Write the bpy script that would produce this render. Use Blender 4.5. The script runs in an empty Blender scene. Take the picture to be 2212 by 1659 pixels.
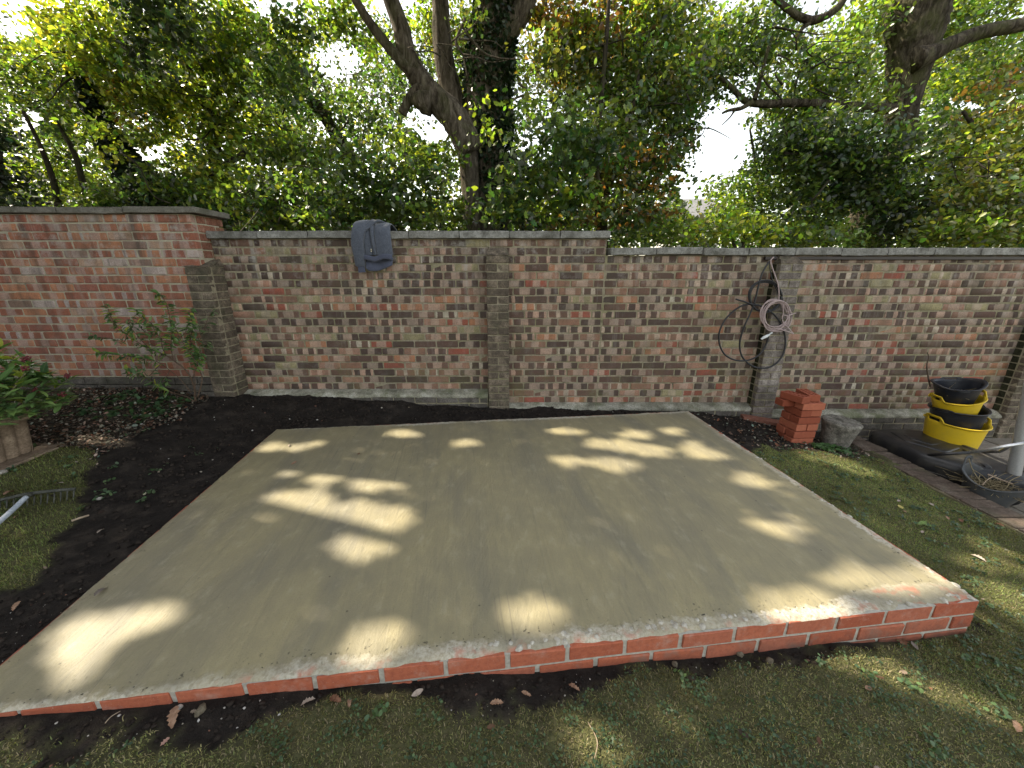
import bpy, bmesh, math, random
import numpy as np
from mathutils import Vector, Matrix, Euler, Quaternion

# ------------------------------------------------------------------ camera, sky, sun, exposure
scene = bpy.context.scene
COL = scene.collection
CAM_H = 1.346
PITCH = math.atan(244.5 / 820.0)
CP, SP = math.cos(PITCH), math.sin(PITCH)
cam_d = bpy.data.cameras.new('camera')
cam = bpy.data.objects.new('camera', cam_d)
COL.objects.link(cam)
cam.location = (0, 0, CAM_H)
cam.rotation_euler = (math.radians(90) - PITCH, 0, 0)
cam_d.sensor_width = 36
cam_d.lens = 820.0 / 2212.0 * 36
cam_d.clip_start = 0.05
cam_d.clip_end = 1000
scene.camera = cam

SUN = Vector((-0.90, 0.38, 1.0)).normalized()
world = bpy.data.worlds.new('World')
scene.world = world
world.use_nodes = True
wn = world.node_tree
bg = wn.nodes['Background']
sky = wn.nodes.new('ShaderNodeTexSky')
sky.sky_type = 'NISHITA'
sky.sun_disc = False
sky.sun_elevation = math.asin(SUN.z)
sky.sun_rotation = math.atan2(SUN.x, SUN.y)
sky.air_density = 1.0
sky.dust_density = 1.4
sky.ozone_density = 1.0
hs_ = wn.nodes.new('ShaderNodeHueSaturation')
hs_.inputs['Saturation'].default_value = 0.55
wn.links.new(sky.outputs[0], hs_.inputs['Color'])
warm = wn.nodes.new('ShaderNodeMix'); warm.data_type = 'RGBA'; warm.blend_type = 'MULTIPLY'
warm.inputs[0].default_value = 1.0
warm.inputs[7].default_value = (1.09, 1.0, .85, 1)
wn.links.new(hs_.outputs[0], warm.inputs[6])
wn.links.new(warm.outputs[2], bg.inputs[0])
bg.inputs[1].default_value = 0.15
sd = bpy.data.lights.new('sun', 'SUN')
sd.energy = 3.5
sd.angle = math.radians(0.53)
sd.color = (1.0, 0.89, 0.70)
so = bpy.data.objects.new('sun', sd)
COL.objects.link(so)
so.rotation_euler = SUN.to_track_quat('Z', 'Y').to_euler()
so.location = (-9, 4, 12)
scene.view_settings.view_transform = 'Standard'
scene.view_settings.look = 'None'
scene.view_settings.gamma = 1
scene.view_settings.exposure = 1.75
scene.cycles.max_bounces = 6
scene.cycles.transparent_max_bounces = 4

rng = np.random.default_rng(7)
random.seed(7)
K = 4032 / 2212.0

# ------------------------------------------------------------------ survey helpers: a sight line of the photograph to a point of the place
def ray(px, py):
    x = (px - 1106) / 820.0
    u = (829.5 - py) / 820.0
    return Vector((x, CP + SP * u, -SP + CP * u))
def at(px, py, Y):
    r = ray(px, py)
    return Vector((0, 0, CAM_H)) + r * (Y / r.y)
def onz(px, py, z):
    r = ray(px, py)
    return Vector((0, 0, CAM_H)) + r * ((z - CAM_H) / r.z)

# ------------------------------------------------------------------ object helpers
def tag(o, label=None, cat=None, group=None, kind=None):
    if label: o['label'] = label
    if cat: o['category'] = cat
    if group: o['group'] = group
    if kind: o['kind'] = kind
    return o
def empty(name, loc=(0, 0, 0), label=None, cat=None, group=None, kind=None):
    o = bpy.data.objects.new(name, None)
    o.empty_display_size = 0.1
    o.location = loc
    COL.objects.link(o)
    return tag(o, label, cat, group, kind)
def link(name, me, parent=None, loc=None):
    """parents are always unrotated, so parts keep world-space meshes with an offset"""
    o = bpy.data.objects.new(name, me)
    COL.objects.link(o)
    if parent is not None:
        o.parent = parent
        w = Vector((0, 0, 0))
        p = parent
        while p is not None:
            w += p.location
            p = p.parent
        o.location = (Vector(loc) if loc is not None else Vector((0, 0, 0))) - w
    elif loc is not None:
        o.location = loc
    return o
def mesh_np(name, verts, faces, mat=None, smooth=False, attrs=None):
    """faces: int array (n,k); attrs: {name: (n_verts, 3 or 1)}"""
    me = bpy.data.meshes.new(name)
    verts = np.asarray(verts, np.float32)
    faces = np.asarray(faces, np.int32)
    n, k = faces.shape
    me.vertices.add(len(verts)); me.vertices.foreach_set('co', verts.ravel())
    me.loops.add(n * k); me.loops.foreach_set('vertex_index', faces.ravel())
    me.polygons.add(n)
    me.polygons.foreach_set('loop_start', np.arange(0, n * k, k, dtype=np.int32))
    me.polygons.foreach_set('loop_total', np.full(n, k, np.int32))
    if smooth: me.polygons.foreach_set('use_smooth', np.ones(n, bool))
    me.update(calc_edges=True)
    for an, av in (attrs or {}).items():
        av = np.asarray(av, np.float32)
        if av.ndim == 1:
            a = me.attributes.new(an, 'FLOAT', 'POINT'); a.data.foreach_set('value', av)
        else:
            a = me.attributes.new(an, 'FLOAT_COLOR', 'POINT')
            c = np.ones((len(av), 4), np.float32); c[:, :3] = av
            a.data.foreach_set('color', c.ravel())
    if mat: me.materials.append(mat)
    return me
def bm_mesh(name, bm, mat=None, smooth=False):
    me = bpy.data.meshes.new(name)
    bm.normal_update(); bm.to_mesh(me); bm.free()
    if smooth: me.polygons.foreach_set('use_smooth', np.ones(len(me.polygons), bool))
    if mat: me.materials.append(mat)
    return me
def box_bm(sx, sy, sz, bev=0.0, jit=0.0, seg=1):
    bm = bmesh.new()
    bmesh.ops.create_cube(bm, size=1)
    bmesh.ops.scale(bm, vec=(sx, sy, sz), verts=bm.verts)
    if bev: bmesh.ops.bevel(bm, geom=bm.edges[:], offset=bev, segments=seg, affect='EDGES', profile=0.6)
    if jit:
        for v in bm.verts: v.co += Vector((random.gauss(0, jit), random.gauss(0, jit), random.gauss(0, jit)))
    return bm
def box_obj(name, c, s, mat, parent=None, bev=0.004, jit=0.0, rot=None):
    o = link(name, bm_mesh(name, box_bm(*s, bev=bev, jit=jit), mat), parent, c)
    if rot: o.rotation_euler = rot
    return o
def catmull(pts, n=8, closed=False):
    P = [Vector(p) for p in pts]; out = []
    m = len(P)
    for i in range(m if closed else m - 1):
        if closed: p0, p1, p2, p3 = P[(i-1) % m], P[i], P[(i+1) % m], P[(i+2) % m]
        else: p0, p1, p2, p3 = P[max(i-1, 0)], P[i], P[i+1], P[min(i+2, m-1)]
        for j in range(n):
            t = j / n
            out.append(0.5 * ((2*p1) + (p2-p0)*t + (2*p0-5*p1+4*p2-p3)*t*t + (3*p1-p0-3*p2+p3)*t*t*t))
    if not closed: out.append(P[-1])
    return out
def tube_np(pts, rad, seg=6, rough=0.0, seed=0):
    pts = [Vector(p) for p in pts]; n = len(pts)
    if not hasattr(rad, '__len__'): rad = [rad] * n
    r_ = np.random.default_rng(seed)
    vs = []; fs = []
    up = Vector((0.13, 0.31, 0.94)).normalized(); prev = None
    ph = r_.uniform(0, 6.28, 4)
    for i, p in enumerate(pts):
        t = (pts[min(i+1, n-1)] - pts[max(i-1, 0)])
        if t.length < 1e-9: t = Vector((0, 0, 1))
        t.normalize()
        if prev is None:
            a = t.cross(up)
            if a.length < 0.1: a = t.cross(Vector((1, 0, 0)))
            a.normalize()
        else:
            a = (prev - t * prev.dot(t)); a.normalize()
        prev = a; b = t.cross(a)
        for j in range(seg):
            th = 2 * math.pi * j / seg
            rr = rad[i] * (1 + rough * (math.sin(3*th + ph[0] + i*0.35) * .5 + math.sin(5*th + ph[1] - i*0.5) * .35 + r_.normal() * .35))
            vs.append(p + a * (math.cos(th) * rr) + b * (math.sin(th) * rr))
    for i in range(n - 1):
        for j in range(seg):
            fs.append((i*seg+j, i*seg+(j+1) % seg, (i+1)*seg+(j+1) % seg, (i+1)*seg+j))
    # caps as quads fan (degenerate-free: use centre vertex twice is avoided with tri-as-quad pairs)
    k = len(vs)
    vs.append(pts[0]); vs.append(pts[-1])
    tri = []
    for j in range(0, seg, 2):
        tri.append((k, (j+2) % seg, (j+1) % seg, j))
        o = (n-1)*seg
        tri.append((k+1, o+j, o+(j+1) % seg, o+(j+2) % seg))
    fs += tri
    return np.array([tuple(v) for v in vs]), np.array(fs)
def join_np(parts):
    V = []; F = []; o = 0
    for v, f in parts:
        V.append(v); F.append(f + o); o += len(v)
    return np.concatenate(V), np.concatenate(F)

# ------------------------------------------------------------------ numpy noise
_T = np.random.default_rng(3).random((256, 256))
def vnoise(x, y):
    xi = np.floor(x).astype(int); yi = np.floor(y).astype(int)
    fx = x - xi; fy = y - yi
    fx = fx*fx*(3-2*fx); fy = fy*fy*(3-2*fy)
    a = _T[xi % 256, yi % 256]; b = _T[(xi+1) % 256, yi % 256]
    c = _T[xi % 256, (yi+1) % 256]; d = _T[(xi+1) % 256, (yi+1) % 256]
    return (a*(1-fx)+b*fx)*(1-fy) + (c*(1-fx)+d*fx)*fy
def fbm(x, y, f=1.0, oct=4, seed=0.0):
    s = 0; a = .5; t = 0
    x = np.asarray(x, float) + seed*7.13; y = np.asarray(y, float) - seed*3.7
    for i in range(oct):
        s = s + a * vnoise(x*f + i*17.3, y*f + i*9.1); t += a; a *= .5; f *= 2.03
    return s / t * 2 - 1
def sstep(a, b, x):
    t = np.clip((x-a)/(b-a), 0, 1); return t*t*(3-2*t)

# ------------------------------------------------------------------ material helper
class G:
    def __init__(s, name, rough=0.8, spec=0.3):
        s.m = bpy.data.materials.new(name); s.m.use_nodes = True
        s.t = s.m.node_tree; s.b = s.t.nodes['Principled BSDF']
        s.out = s.t.nodes['Material Output']
        s.b.inputs['Roughness'].default_value = rough
        s.b.inputs['Specular IOR Level'].default_value = spec
    def n(s, typ, ins=None, **kw):
        nd = s.t.nodes.new('ShaderNode' + typ)
        for k, v in kw.items(): setattr(nd, k, v)
        for k, v in (ins or {}).items(): s.put(nd.inputs[k], v)
        return nd
    def put(s, sock, v):
        if isinstance(v, bpy.types.NodeSocket): s.t.links.new(v, sock)
        elif isinstance(v, bpy.types.Node): s.t.links.new(v.outputs[0], sock)
        elif hasattr(sock.default_value, '__len__') and not hasattr(v, '__len__'): sock.default_value = [v]*len(sock.default_value)
        elif hasattr(v, '__len__') and len(v) == 3 and len(sock.default_value) == 4: sock.default_value = (*v, 1)
        else: sock.default_value = v
    def math(s, op, a, b=0.0, c=0.0, clamp=False):
        nd = s.n('Math', operation=op); nd.use_clamp = clamp
        s.put(nd.inputs[0], a); s.put(nd.inputs[1], b); s.put(nd.inputs[2], c)
        return nd.outputs[0]
    def mix(s, f, a, b, mode='MIX'):
        nd = s.n('Mix', data_type='RGBA', blend_type=mode)
        s.put(nd.inputs[0], f); s.put(nd.inputs[6], a); s.put(nd.inputs[7], b)
        return nd.outputs[2]
    def noise(s, vec=None, scale=5, detail=4, rough=.55, dist=0.0, dim='3D'):
        nd = s.n('TexNoise', noise_dimensions=dim)
        if vec is not None: s.put(nd.inputs['Vector'], vec)
        nd.inputs['Scale'].default_value = scale; nd.inputs['Detail'].default_value = detail
        nd.inputs['Roughness'].default_value = rough; nd.inputs['Distortion'].default_value = dist
        return nd
    def ramp(s, f, stops, interp='LINEAR'):
        nd = s.n('ValToRGB'); s.put(nd.inputs[0], f)
        cr = nd.color_ramp; cr.interpolation = interp
        while len(cr.elements) < len(stops): cr.elements.new(0.5)
        for e, (p, c) in zip(cr.elements, stops):
            e.position = p
            e.color = (*c, 1) if hasattr(c, '__len__') else (c, c, c, 1)
        return nd.outputs[0]
    def mapv(s, vec, scale=(1, 1, 1), rot=(0, 0, 0), loc=(0, 0, 0)):
        nd = s.n('Mapping'); s.put(nd.inputs[0], vec)
        nd.inputs['Scale'].default_value = scale; nd.inputs['Rotation'].default_value = rot; nd.inputs['Location'].default_value = loc
        return nd.outputs[0]
    def pos(s): return s.n('NewGeometry').outputs['Position']
    def objc(s): return s.n('TexCoord').outputs['Object']
    def bump(s, h, strength=.5, dist=.01, chain=None):
        nd = s.n('Bump'); s.put(nd.inputs['Height'], h)
        nd.inputs['Strength'].default_value = strength; nd.inputs['Distance'].default_value = dist
        if chain is not None: s.put(nd.inputs['Normal'], chain)
        s.t.links.new(nd.outputs[0], s.b.inputs['Normal'])
        return nd.outputs[0]
    def color(s, c): s.put(s.b.inputs['Base Color'], c)
def simple(name, c1, c2, scale=20, rough=.8, spec=.3, bump=.3, bdist=.003, detail=5, objspace=True, metallic=0.0):
    g = G(name, rough, spec)
    v = g.objc() if objspace else g.pos()
    nz = g.noise(v, scale, detail)
    g.color(g.ramp(nz.outputs[0], [(.3, c1), (.7, c2)]))
    if bump:
        g.bump(g.noise(v, scale*3, 4).outputs[0], bump, bdist)
    g.b.inputs['Metallic'].default_value = metallic
    return g.m
def per_obj(name, c1, c2, rough=.85, scale=30, bump=.35, bdist=.002, spec=.25):
    """colour drifts from one object to the next, with grain"""
    g = G(name, rough, spec)
    r = g.n('ObjectInfo').outputs['Random']
    v = g.objc()
    nz = g.noise(v, scale, 5)
    c = g.mix(r, c1, c2)
    c = g.mix(g.math('MULTIPLY', nz.outputs[0], .6), c, (c1[0]*.45, c1[1]*.45, c1[2]*.45))
    g.color(c)
    g.bump(nz.outputs[0], bump, bdist)
    return g.m
# ------------------------------------------------------------------ masonry materials
def brick_grid_mat(name, x0, z0, light, pal, band_amt=.75, bloom=.16, stain=(.10,.09,.07), efflo_z=1.55, moss=.3):
    """old pressed brick with kiss-mark bands; the grid only tells which brick a point belongs to"""
    g = G(name, .88, .2)
    sep = g.n('SeparateXYZ', {0: g.pos()})
    X, Y, Z = sep.outputs
    row = g.math('FLOOR', g.math('DIVIDE', g.math('SUBTRACT', Z, z0), .075))
    odd = g.math('MODULO', g.math('ABSOLUTE', row), 2.0)
    u = g.math('ADD', g.math('DIVIDE', g.math('SUBTRACT', X, x0), .225), g.math('MULTIPLY', odd, .5))
    col = g.math('FLOOR', u)
    fu = g.math('FRACT', u)
    cv = g.n('CombineXYZ', {0: col, 1: row})
    w1 = g.n('TexWhiteNoise', {'Vector': cv.outputs[0]}, noise_dimensions='3D')
    w2 = g.n('TexWhiteNoise', {'Vector': g.mapv(cv.outputs[0], loc=(31.7, 11.3, 5))}, noise_dimensions='3D')
    w3 = g.n('TexWhiteNoise', {'Vector': g.mapv(cv.outputs[0], loc=(7.7, 91.3, 15))}, noise_dimensions='3D')
    base = g.ramp(w1.outputs[0], pal, 'CONSTANT')
    p = g.pos()
    nz = g.noise(p, 14, 4, .6)
    fine = g.noise(p, 130, 3, .6)
    # bands: one, two or three light stripes across the brick
    n_b = g.math('ADD', g.math('FLOOR', g.math('MULTIPLY', w2.outputs[0], 1.45)), 1.0)
    ph = g.math('ADD', g.math('SUBTRACT', fu, .5), g.math('MULTIPLY', g.math('SUBTRACT', nz.outputs[0], .5), .11))
    wave = g.math('COSINE', g.math('MULTIPLY', g.math('MULTIPLY', ph, n_b), 6.2832))
    band = g.ramp(g.math('ADD', wave, g.math('MULTIPLY', g.math('SUBTRACT', w3.outputs[0], .5), .9)), [(.05, 0.0), (.28, 1.0)])
    has = g.math('LESS_THAN', w3.outputs[0], band_amt)
    bf = g.math('MULTIPLY', g.math('MULTIPLY', band, has), g.math('ADD', .45, g.math('MULTIPLY', w2.outputs[0], .55)))
    lightc = g.ramp(w2.outputs[0], light)
    c = g.mix(bf, base, lightc)
    # mottling and sooty grain
    c = g.mix(g.ramp(nz.outputs[0], [(.40, 0.0), (.75, .45)]), c, stain)
    c = g.mix(g.ramp(fine.outputs[0], [(.35, .38), (.6, 0.0)]), c, (.05, .045, .04))
    # lime bloom, heavier on the top courses
    big = g.noise(p, 3.2, 5, .7)
    topf = g.ramp(g.math('DIVIDE', g.math('SUBTRACT', Z, efflo_z - .4), .5), [(0.0, 0.0), (1.0, 1.0)])
    ef = g.math('MULTIPLY', g.ramp(g.noise(p, 11, 6, .75).outputs[0], [(.5, 0.0), (.66, .8)]), g.math('ADD', bloom, g.math('MULTIPLY', topf, .7)))
    c = g.mix(ef, c, (.42, .40, .37))
    # run-off streaks hanging from the coping
    st = g.noise(g.mapv(p, (9, 9, .55)), 1.0, 5, .65, .4)
    tz = g.ramp(g.math('DIVIDE', g.math('SUBTRACT', Z, .45), 1.1), [(0.0, .12), (1.0, 1.0)])
    c = g.mix(g.math('MULTIPLY', g.ramp(st.outputs[0], [(.52, 0.0), (.66, .62)]), tz), c, (.055,.05,.042))
    c = g.mix(g.math('MULTIPLY', g.ramp(st.outputs[0], [(.34, .5), (.44, 0.0)]), tz), c, (.40,.385,.35))
    # dirty damp clouds
    c = g.mix(g.ramp(big.outputs[0], [(.48, 0.0), (.72, .5)]), c, (.075, .068, .05))
    # moss low down
    low = g.ramp(g.math('DIVIDE', Z, .9), [(0.0, 1.0), (1.0, .15)])
    mo = g.math('MULTIPLY', g.math('MULTIPLY', g.ramp(g.noise(g.mapv(p, (1, 1, 1), loc=(4, 4, 4)), 4.5, 5, .7).outputs[0], [(.52, 0.0), (.7, 1.0)]), low), moss)
    c = g.mix(mo, c, (.13, .13, .045))
    g.color(c)
    h = g.math('ADD', g.math('MULTIPLY', nz.outputs[0], .6), g.math('MULTIPLY', fine.outputs[0], .5))
    g.bump(h, .55, .004)
    return g.m
DARKP = [(0.0, (.085,.052,.044)), (.30, (.125,.072,.057)), (.50, (.175,.095,.070)), (.60, (.29,.155,.105)), (.73, (.39,.215,.15)), (.82, (.33,.095,.062)), (.90, (.44,.20,.11)), (.96, (.36,.31,.17))]
LIGHTP = [(0.0, (.55,.44,.34)), (.5, (.50,.37,.29)), (.8, (.56,.36,.265)), (1.0, (.54,.48,.38))]
REDP = [(0.0, (.34,.125,.078)), (.3, (.42,.17,.10)), (.5, (.50,.22,.12)), (.7, (.32,.12,.085)), (.80, (.48,.31,.22)), (.88, (.54,.44,.40)), (.93, (.30,.19,.15))]
REDL = [(0.0, (.50,.43,.40)), (.5, (.50,.33,.27)), (1.0, (.46,.42,.41))]
ZM = 0.137          # course line of the middle and right walls
ZT = 1.831 - .075*22  # course line of the tall wall
XM = -2.80
m_wall = brick_grid_mat('weathered_purple_brick', XM, ZM - .0375*0 - .0, LIGHTP, DARKP, .78, moss=.55)
m_tall = brick_grid_mat('weathered_red_brick', -2.86, ZT, REDL, REDP, .6, bloom=.2, stain=(.16,.10,.08), efflo_z=1.6, moss=.15)
def mortar_mat(name, c1, c2, moss=.5):
    g = G(name, .95, .1); p = g.pos()
    nz = g.noise(p, 30, 5, .65); big = g.noise(p, 2.6, 4, .6)
    c = g.ramp(nz.outputs[0], [(.3, c1), (.7, c2)])
    c = g.mix(g.math('MULTIPLY', g.ramp(big.outputs[0], [(.42, 0.0), (.62, 1.0)]), moss), c, (.15, .155, .05))
    c = g.mix(g.ramp(g.noise(p, 6, 5, .7).outputs[0], [(.55, 0.0), (.72, .75)]), c, (.04, .036, .03))
    g.color(c); g.bump(nz.outputs[0], .9, .006)
    return g.m
m_mort = mortar_mat('lime_mortar_mossy', (.20,.175,.125), (.36,.315,.235), .38)
m_mortT = mortar_mat('lime_mortar_pale', (.32,.29,.22), (.47,.43,.33), .12)
def weathered(name, c1, c2, c3, s=9, ov=.35, moss=(.07,.075,.045), mossf=.5, bump=.7, bd=.004):
    g = G(name, .92, .15); p = g.pos()
    oi = g.n('ObjectInfo').outputs['Random']
    a = g.noise(p, s, 6, .7); f = g.noise(p, 90, 4, .6)
    c = g.ramp(a.outputs[0], [(.32, c1), (.5, c2), (.68, c3)])
    c = g.mix(g.math('MULTIPLY', oi, ov), c, c1)
    c = g.mix(g.ramp(f.outputs[0], [(.35, .5), (.55, 0.0)]), c, (c1[0]*.4, c1[1]*.4, c1[2]*.4))
    c = g.mix(g.math('MULTIPLY', g.ramp(g.noise(g.mapv(p, loc=(9, 2, 3)), 5, 5, .7).outputs[0], [(.5, 0.0), (.66, 1.0)]), mossf), c, moss)
    g.color(c); g.bump(g.math('ADD', a.outputs[0], g.math('MULTIPLY', f.outputs[0], .5)), bump, bd)
    return g.m
m_pil = weathered('sooty_grey_brick', (.065,.052,.042), (.17,.138,.105), (.33,.265,.20), 17, .6)
m_pil2 = weathered('limed_grey_brick', (.11,.092,.082), (.24,.205,.185), (.44,.395,.35), 17, .6, mossf=.25)
m_plinth = weathered('damp_plinth_brick', (.07,.062,.055), (.125,.11,.098), (.21,.19,.17), 9)
m_ledge = weathered('lichen_render', (.13,.125,.095), (.33,.315,.25), (.58,.56,.48), 7, moss=(.10,.12,.05), mossf=.6, bd=.01)
m_cope = weathered('weathered_coping_stone', (.17,.165,.15), (.27,.265,.25), (.38,.375,.355), 13, moss=(.06,.058,.045), mossf=.7, bd=.004)
m_copeT = weathered('old_coping_stone', (.14,.13,.11), (.20,.185,.16), (.26,.245,.215), 12, mossf=.5)

# ------------------------------------------------------------------ wall building
def brick_meshes(mat, n=5, sx=.215, sy=.06, sz=.065, bev=.006, jit=.0016):
    return [bm_mesh('brick', box_bm(sx, sy, sz, bev, jit), mat) for _ in range(n)]
def span_runs(x0, x1, xs, row):
    """stretcher cells of one course clipped to x0..x1"""
    out = []
    off = -.1125 if row % 2 else 0.0
    k = math.floor((x0 - xs - off) / .225)
    x = xs + off + k*.225
    while x < x1 - .01:
        a, b = max(x, x0), min(x + .225, x1)
        if b - a > .03: out.append((a, b))
        x += .225
    return out
def lay(cells, parent, meshes, y_of, depth=.06, name='brick', limit=300, stuff_mat=None, L0=.215):
    """cells: (xa, xb, zc). The first `limit` (largest in the photo) are single parts, the rest one joined part."""
    def size_key(c):
        x = (c[0]+c[1])/2; z = c[2]
        return (x/ 3.8)**2*0 + abs(x) + abs(z-.8)*.3
    cells = sorted(cells, key=size_key)
    for xa, xb, zc in cells[:limit]:
        L = xb - xa - .010
        o = link(name, random.choice(meshes), parent, ((xa+xb)/2 + random.gauss(0, .0008), y_of(zc) + depth/2 + random.gauss(0, .0016), zc + random.gauss(0, .0009)))
        o.scale = (L / L0, 1, 1)
        o.rotation_euler = (random.gauss(0, .006), random.gauss(0, .005) , random.gauss(0, .006) + (math.pi if random.random() < .5 else 0))
    rest = cells[limit:]
    if rest:
        V = []; F = []; off = 0
        base = []
        for me in meshes:
            v = np.array([tuple(q.co) for q in me.vertices])
            bm = bmesh.new(); bm.from_mesh(me); bmesh.ops.triangulate(bm, faces=bm.faces)
            f = np.array([[q.index for q in fc.verts] for fc in bm.faces]); bm.free()
            base.append((v, f))
        for xa, xb, zc in rest:
            v, f = random.choice(base)
            w = v.copy(); w[:, 0] *= (xb-xa-.010)/L0
            w += np.array([(xa+xb)/2, y_of(zc)+depth/2 + random.gauss(0, .0016), zc])
            V.append(w); F.append(f + off); off += len(w)
        o = link('brickwork', mesh_np('brickwork', np.concatenate(V), np.concatenate(F), stuff_mat), parent, (0, 0, 0))
        o['kind'] = 'stuff'
YW = 3.84
stretch_m = brick_meshes(m_wall)
tall_m = brick_meshes(m_tall)
pil_m = brick_meshes(m_pil, 4)
pil2_m = brick_meshes(m_pil2, 4)
pl_m = brick_meshes(m_plinth, 4)
m_sidem = weathered('shaded_mossy_brick', (.018,.018,.012), (.032,.032,.018), (.06,.062,.028), 10)  # left pier sides: shade painted into the brick colour, along with moss
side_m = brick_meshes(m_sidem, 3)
G_COPE = 'coping stones along the wall top'
def copings(x0, x1, zb, parent, L=.45, yf=3.795, yb=4.10, th=.064, mat=m_cope):
    n = max(1, round((x1-x0)/L)); w = (x1-x0)/n
    for i in range(n):
        bm = box_bm(w-.006, yb-yf, th, .007, .0, 2)
        bmesh.ops.subdivide_edges(bm, edges=[e for e in bm.edges if e.calc_length() > .1], cuts=6, use_grid_fill=True)
        for v in bm.verts: v.co += Vector((random.gauss(0, .0007), random.gauss(0, .0018), random.gauss(0, .0015)))
        o = link('coping_stone', bm_mesh('coping_stone', bm, mat), parent, (x0+(i+.5)*w, (yf+yb)/2, zb+th/2 + random.gauss(0, .0015)))
        o.rotation_euler = (random.gauss(0, .008), random.gauss(0, .003), random.gauss(0, .004))
def core(name, x0, x1, y0, y1, z0, z1, mat, parent):
    nx = max(2, int((x1-x0)/.05)); nz = max(2, int((z1-z0)/.05))
    bm = bmesh.new(); bmesh.ops.create_cube(bm, size=1)
    bmesh.ops.scale(bm, vec=(x1-x0, y1-y0, z1-z0), verts=bm.verts)
    return link(name, bm_mesh(name, bm, mat), parent, ((x0+x1)/2, (y0+y1)/2, (z0+z1)/2))
def rows_cells(x0, x1, za, zb, z0, xs):
    cells = []
    r0 = round((za-z0)/.075); r1 = round((zb-z0)/.075)
    for r in range(r0, r1):
        for a, b in span_runs(x0, x1, xs, r): cells.append((a, b, z0 + (r+.5)*.075 + .0))
    return cells
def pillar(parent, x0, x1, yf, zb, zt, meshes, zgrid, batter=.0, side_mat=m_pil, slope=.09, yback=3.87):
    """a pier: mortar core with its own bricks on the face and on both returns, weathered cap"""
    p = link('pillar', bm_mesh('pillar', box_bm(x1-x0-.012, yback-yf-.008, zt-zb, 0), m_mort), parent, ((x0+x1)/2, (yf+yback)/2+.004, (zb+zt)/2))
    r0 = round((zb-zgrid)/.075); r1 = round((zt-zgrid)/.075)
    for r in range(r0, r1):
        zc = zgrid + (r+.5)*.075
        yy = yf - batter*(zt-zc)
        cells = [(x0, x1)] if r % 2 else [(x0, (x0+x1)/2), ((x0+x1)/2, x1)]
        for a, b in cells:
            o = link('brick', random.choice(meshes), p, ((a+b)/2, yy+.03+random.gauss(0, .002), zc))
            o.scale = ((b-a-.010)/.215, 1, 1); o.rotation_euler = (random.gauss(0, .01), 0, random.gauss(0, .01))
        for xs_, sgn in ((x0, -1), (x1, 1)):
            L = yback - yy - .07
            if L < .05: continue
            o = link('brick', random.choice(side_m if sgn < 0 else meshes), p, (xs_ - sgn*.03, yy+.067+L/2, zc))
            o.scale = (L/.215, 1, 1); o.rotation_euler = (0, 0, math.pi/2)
    # sloped mortar weathering on top
    bm = bmesh.new()
    yy = yf
    pts = [(x0, yy, zt), (x1, yy, zt), (x1, 3.845, zt), (x0, 3.845, zt), (x0+.03, 3.80, zt+slope*.7), (x1-.03, 3.80, zt+slope*.7), (x1-.02, 3.845, zt+slope*.8), (x0+.02, 3.845, zt+slope*.8)]
    vs = [bm.verts.new(q) for q in pts]
    for f in ((0,1,5,4), (1,2,6,5), (3,0,4,7), (4,5,6,7), (3,2,1,0), (2,3,7,6)): bm.faces.new([vs[i] for i in f])
    bmesh.ops.subdivide_edges(bm, edges=bm.edges[:], cuts=4, use_grid_fill=True)
    for v in bm.verts: v.co += Vector((random.gauss(0, .003), random.gauss(0, .003), random.gauss(0, .003)))
    link('weathering', bm_mesh('weathering', bm, m_pil), p, (0, 0, 0))
    return p
def ledge(parent, x0, x1, z, yf=3.735, h=.045):
    nx = int((x1-x0)/.02)
    V = []; F = []
    prof = [(3.848, .012), (3.82, .006), (3.78, -.008), (yf+.006, -.026), (yf, -h+.004), (yf+.004, -h-.01)]
    for i in range(nx+1):
        x = x0 + (x1-x0)*i/nx
        for j, (y, dz) in enumerate(prof):
            n1 = float(fbm(x, y, 14, 4, 2)); n2 = float(fbm(x, j*3.1, 9, 3, 5))
            V.append((x, y + (.006*n1 if j > 1 else 0), z + dz + .010*n2))
    m = len(prof)
    for i in range(nx):
        for j in range(m-1): F.append((i*m+j, i*m+j+1, (i+1)*m+j+1, (i+1)*m+j))
    return link('ledge', mesh_np('ledge', V, F, m_ledge), parent, (0, 0, 0))

# tall wall (left)
YT = 3.66
w_tall = empty('brick_wall', (-4.6, YT, .2), 'tall salmon-red brick wall section at the left with the highest coping, behind the young shrub', 'wall')
core('mortar', -7.0, -2.867, YT+.006, 4.0, -.1, 1.831, m_mortT, w_tall)
cells = rows_cells(-7.0, -2.86, ZT + .075*2, 1.831, ZT, -2.86)
lay(cells, w_tall, tall_m, lambda z: YT, limit=300, stuff_mat=m_tall)
ret_m = brick_meshes(weathered('salmon_return_brick', (.16,.07,.05), (.34,.15,.10), (.44,.27,.21), 17, .7), 3)
for r in range(17, 22):   # return face at the corner
    ya = YT + .066
    for L in ((.105, .215) if r % 2 else (.215, .105)):
        o = link('brick', random.choice(ret_m), w_tall, (-2.891, ya+L/2, ZT+(r+.5)*.075)); ya += L+.010
        o.rotation_euler = (0, 0, math.pi/2); o.scale = (L/.215, 1, 1)
tall_pl = [(a, b, z) for a, b, z in rows_cells(-7.0, -2.99, ZT - .075*2, ZT + .075*2, ZT, -2.80)]
lay(tall_pl, w_tall, pl_m, lambda z: YT-.03, limit=75, stuff_mat=m_plinth)
bx = [-7.0, -6.4, -5.8, -5.2, -4.6, -4.0, -3.42, -2.78]
for a, b in zip(bx[:-1], bx[1:]):
    copings(a, b, 1.834, w_tall, 9, 3.625, 4.06, .05, m_copeT)
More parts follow.
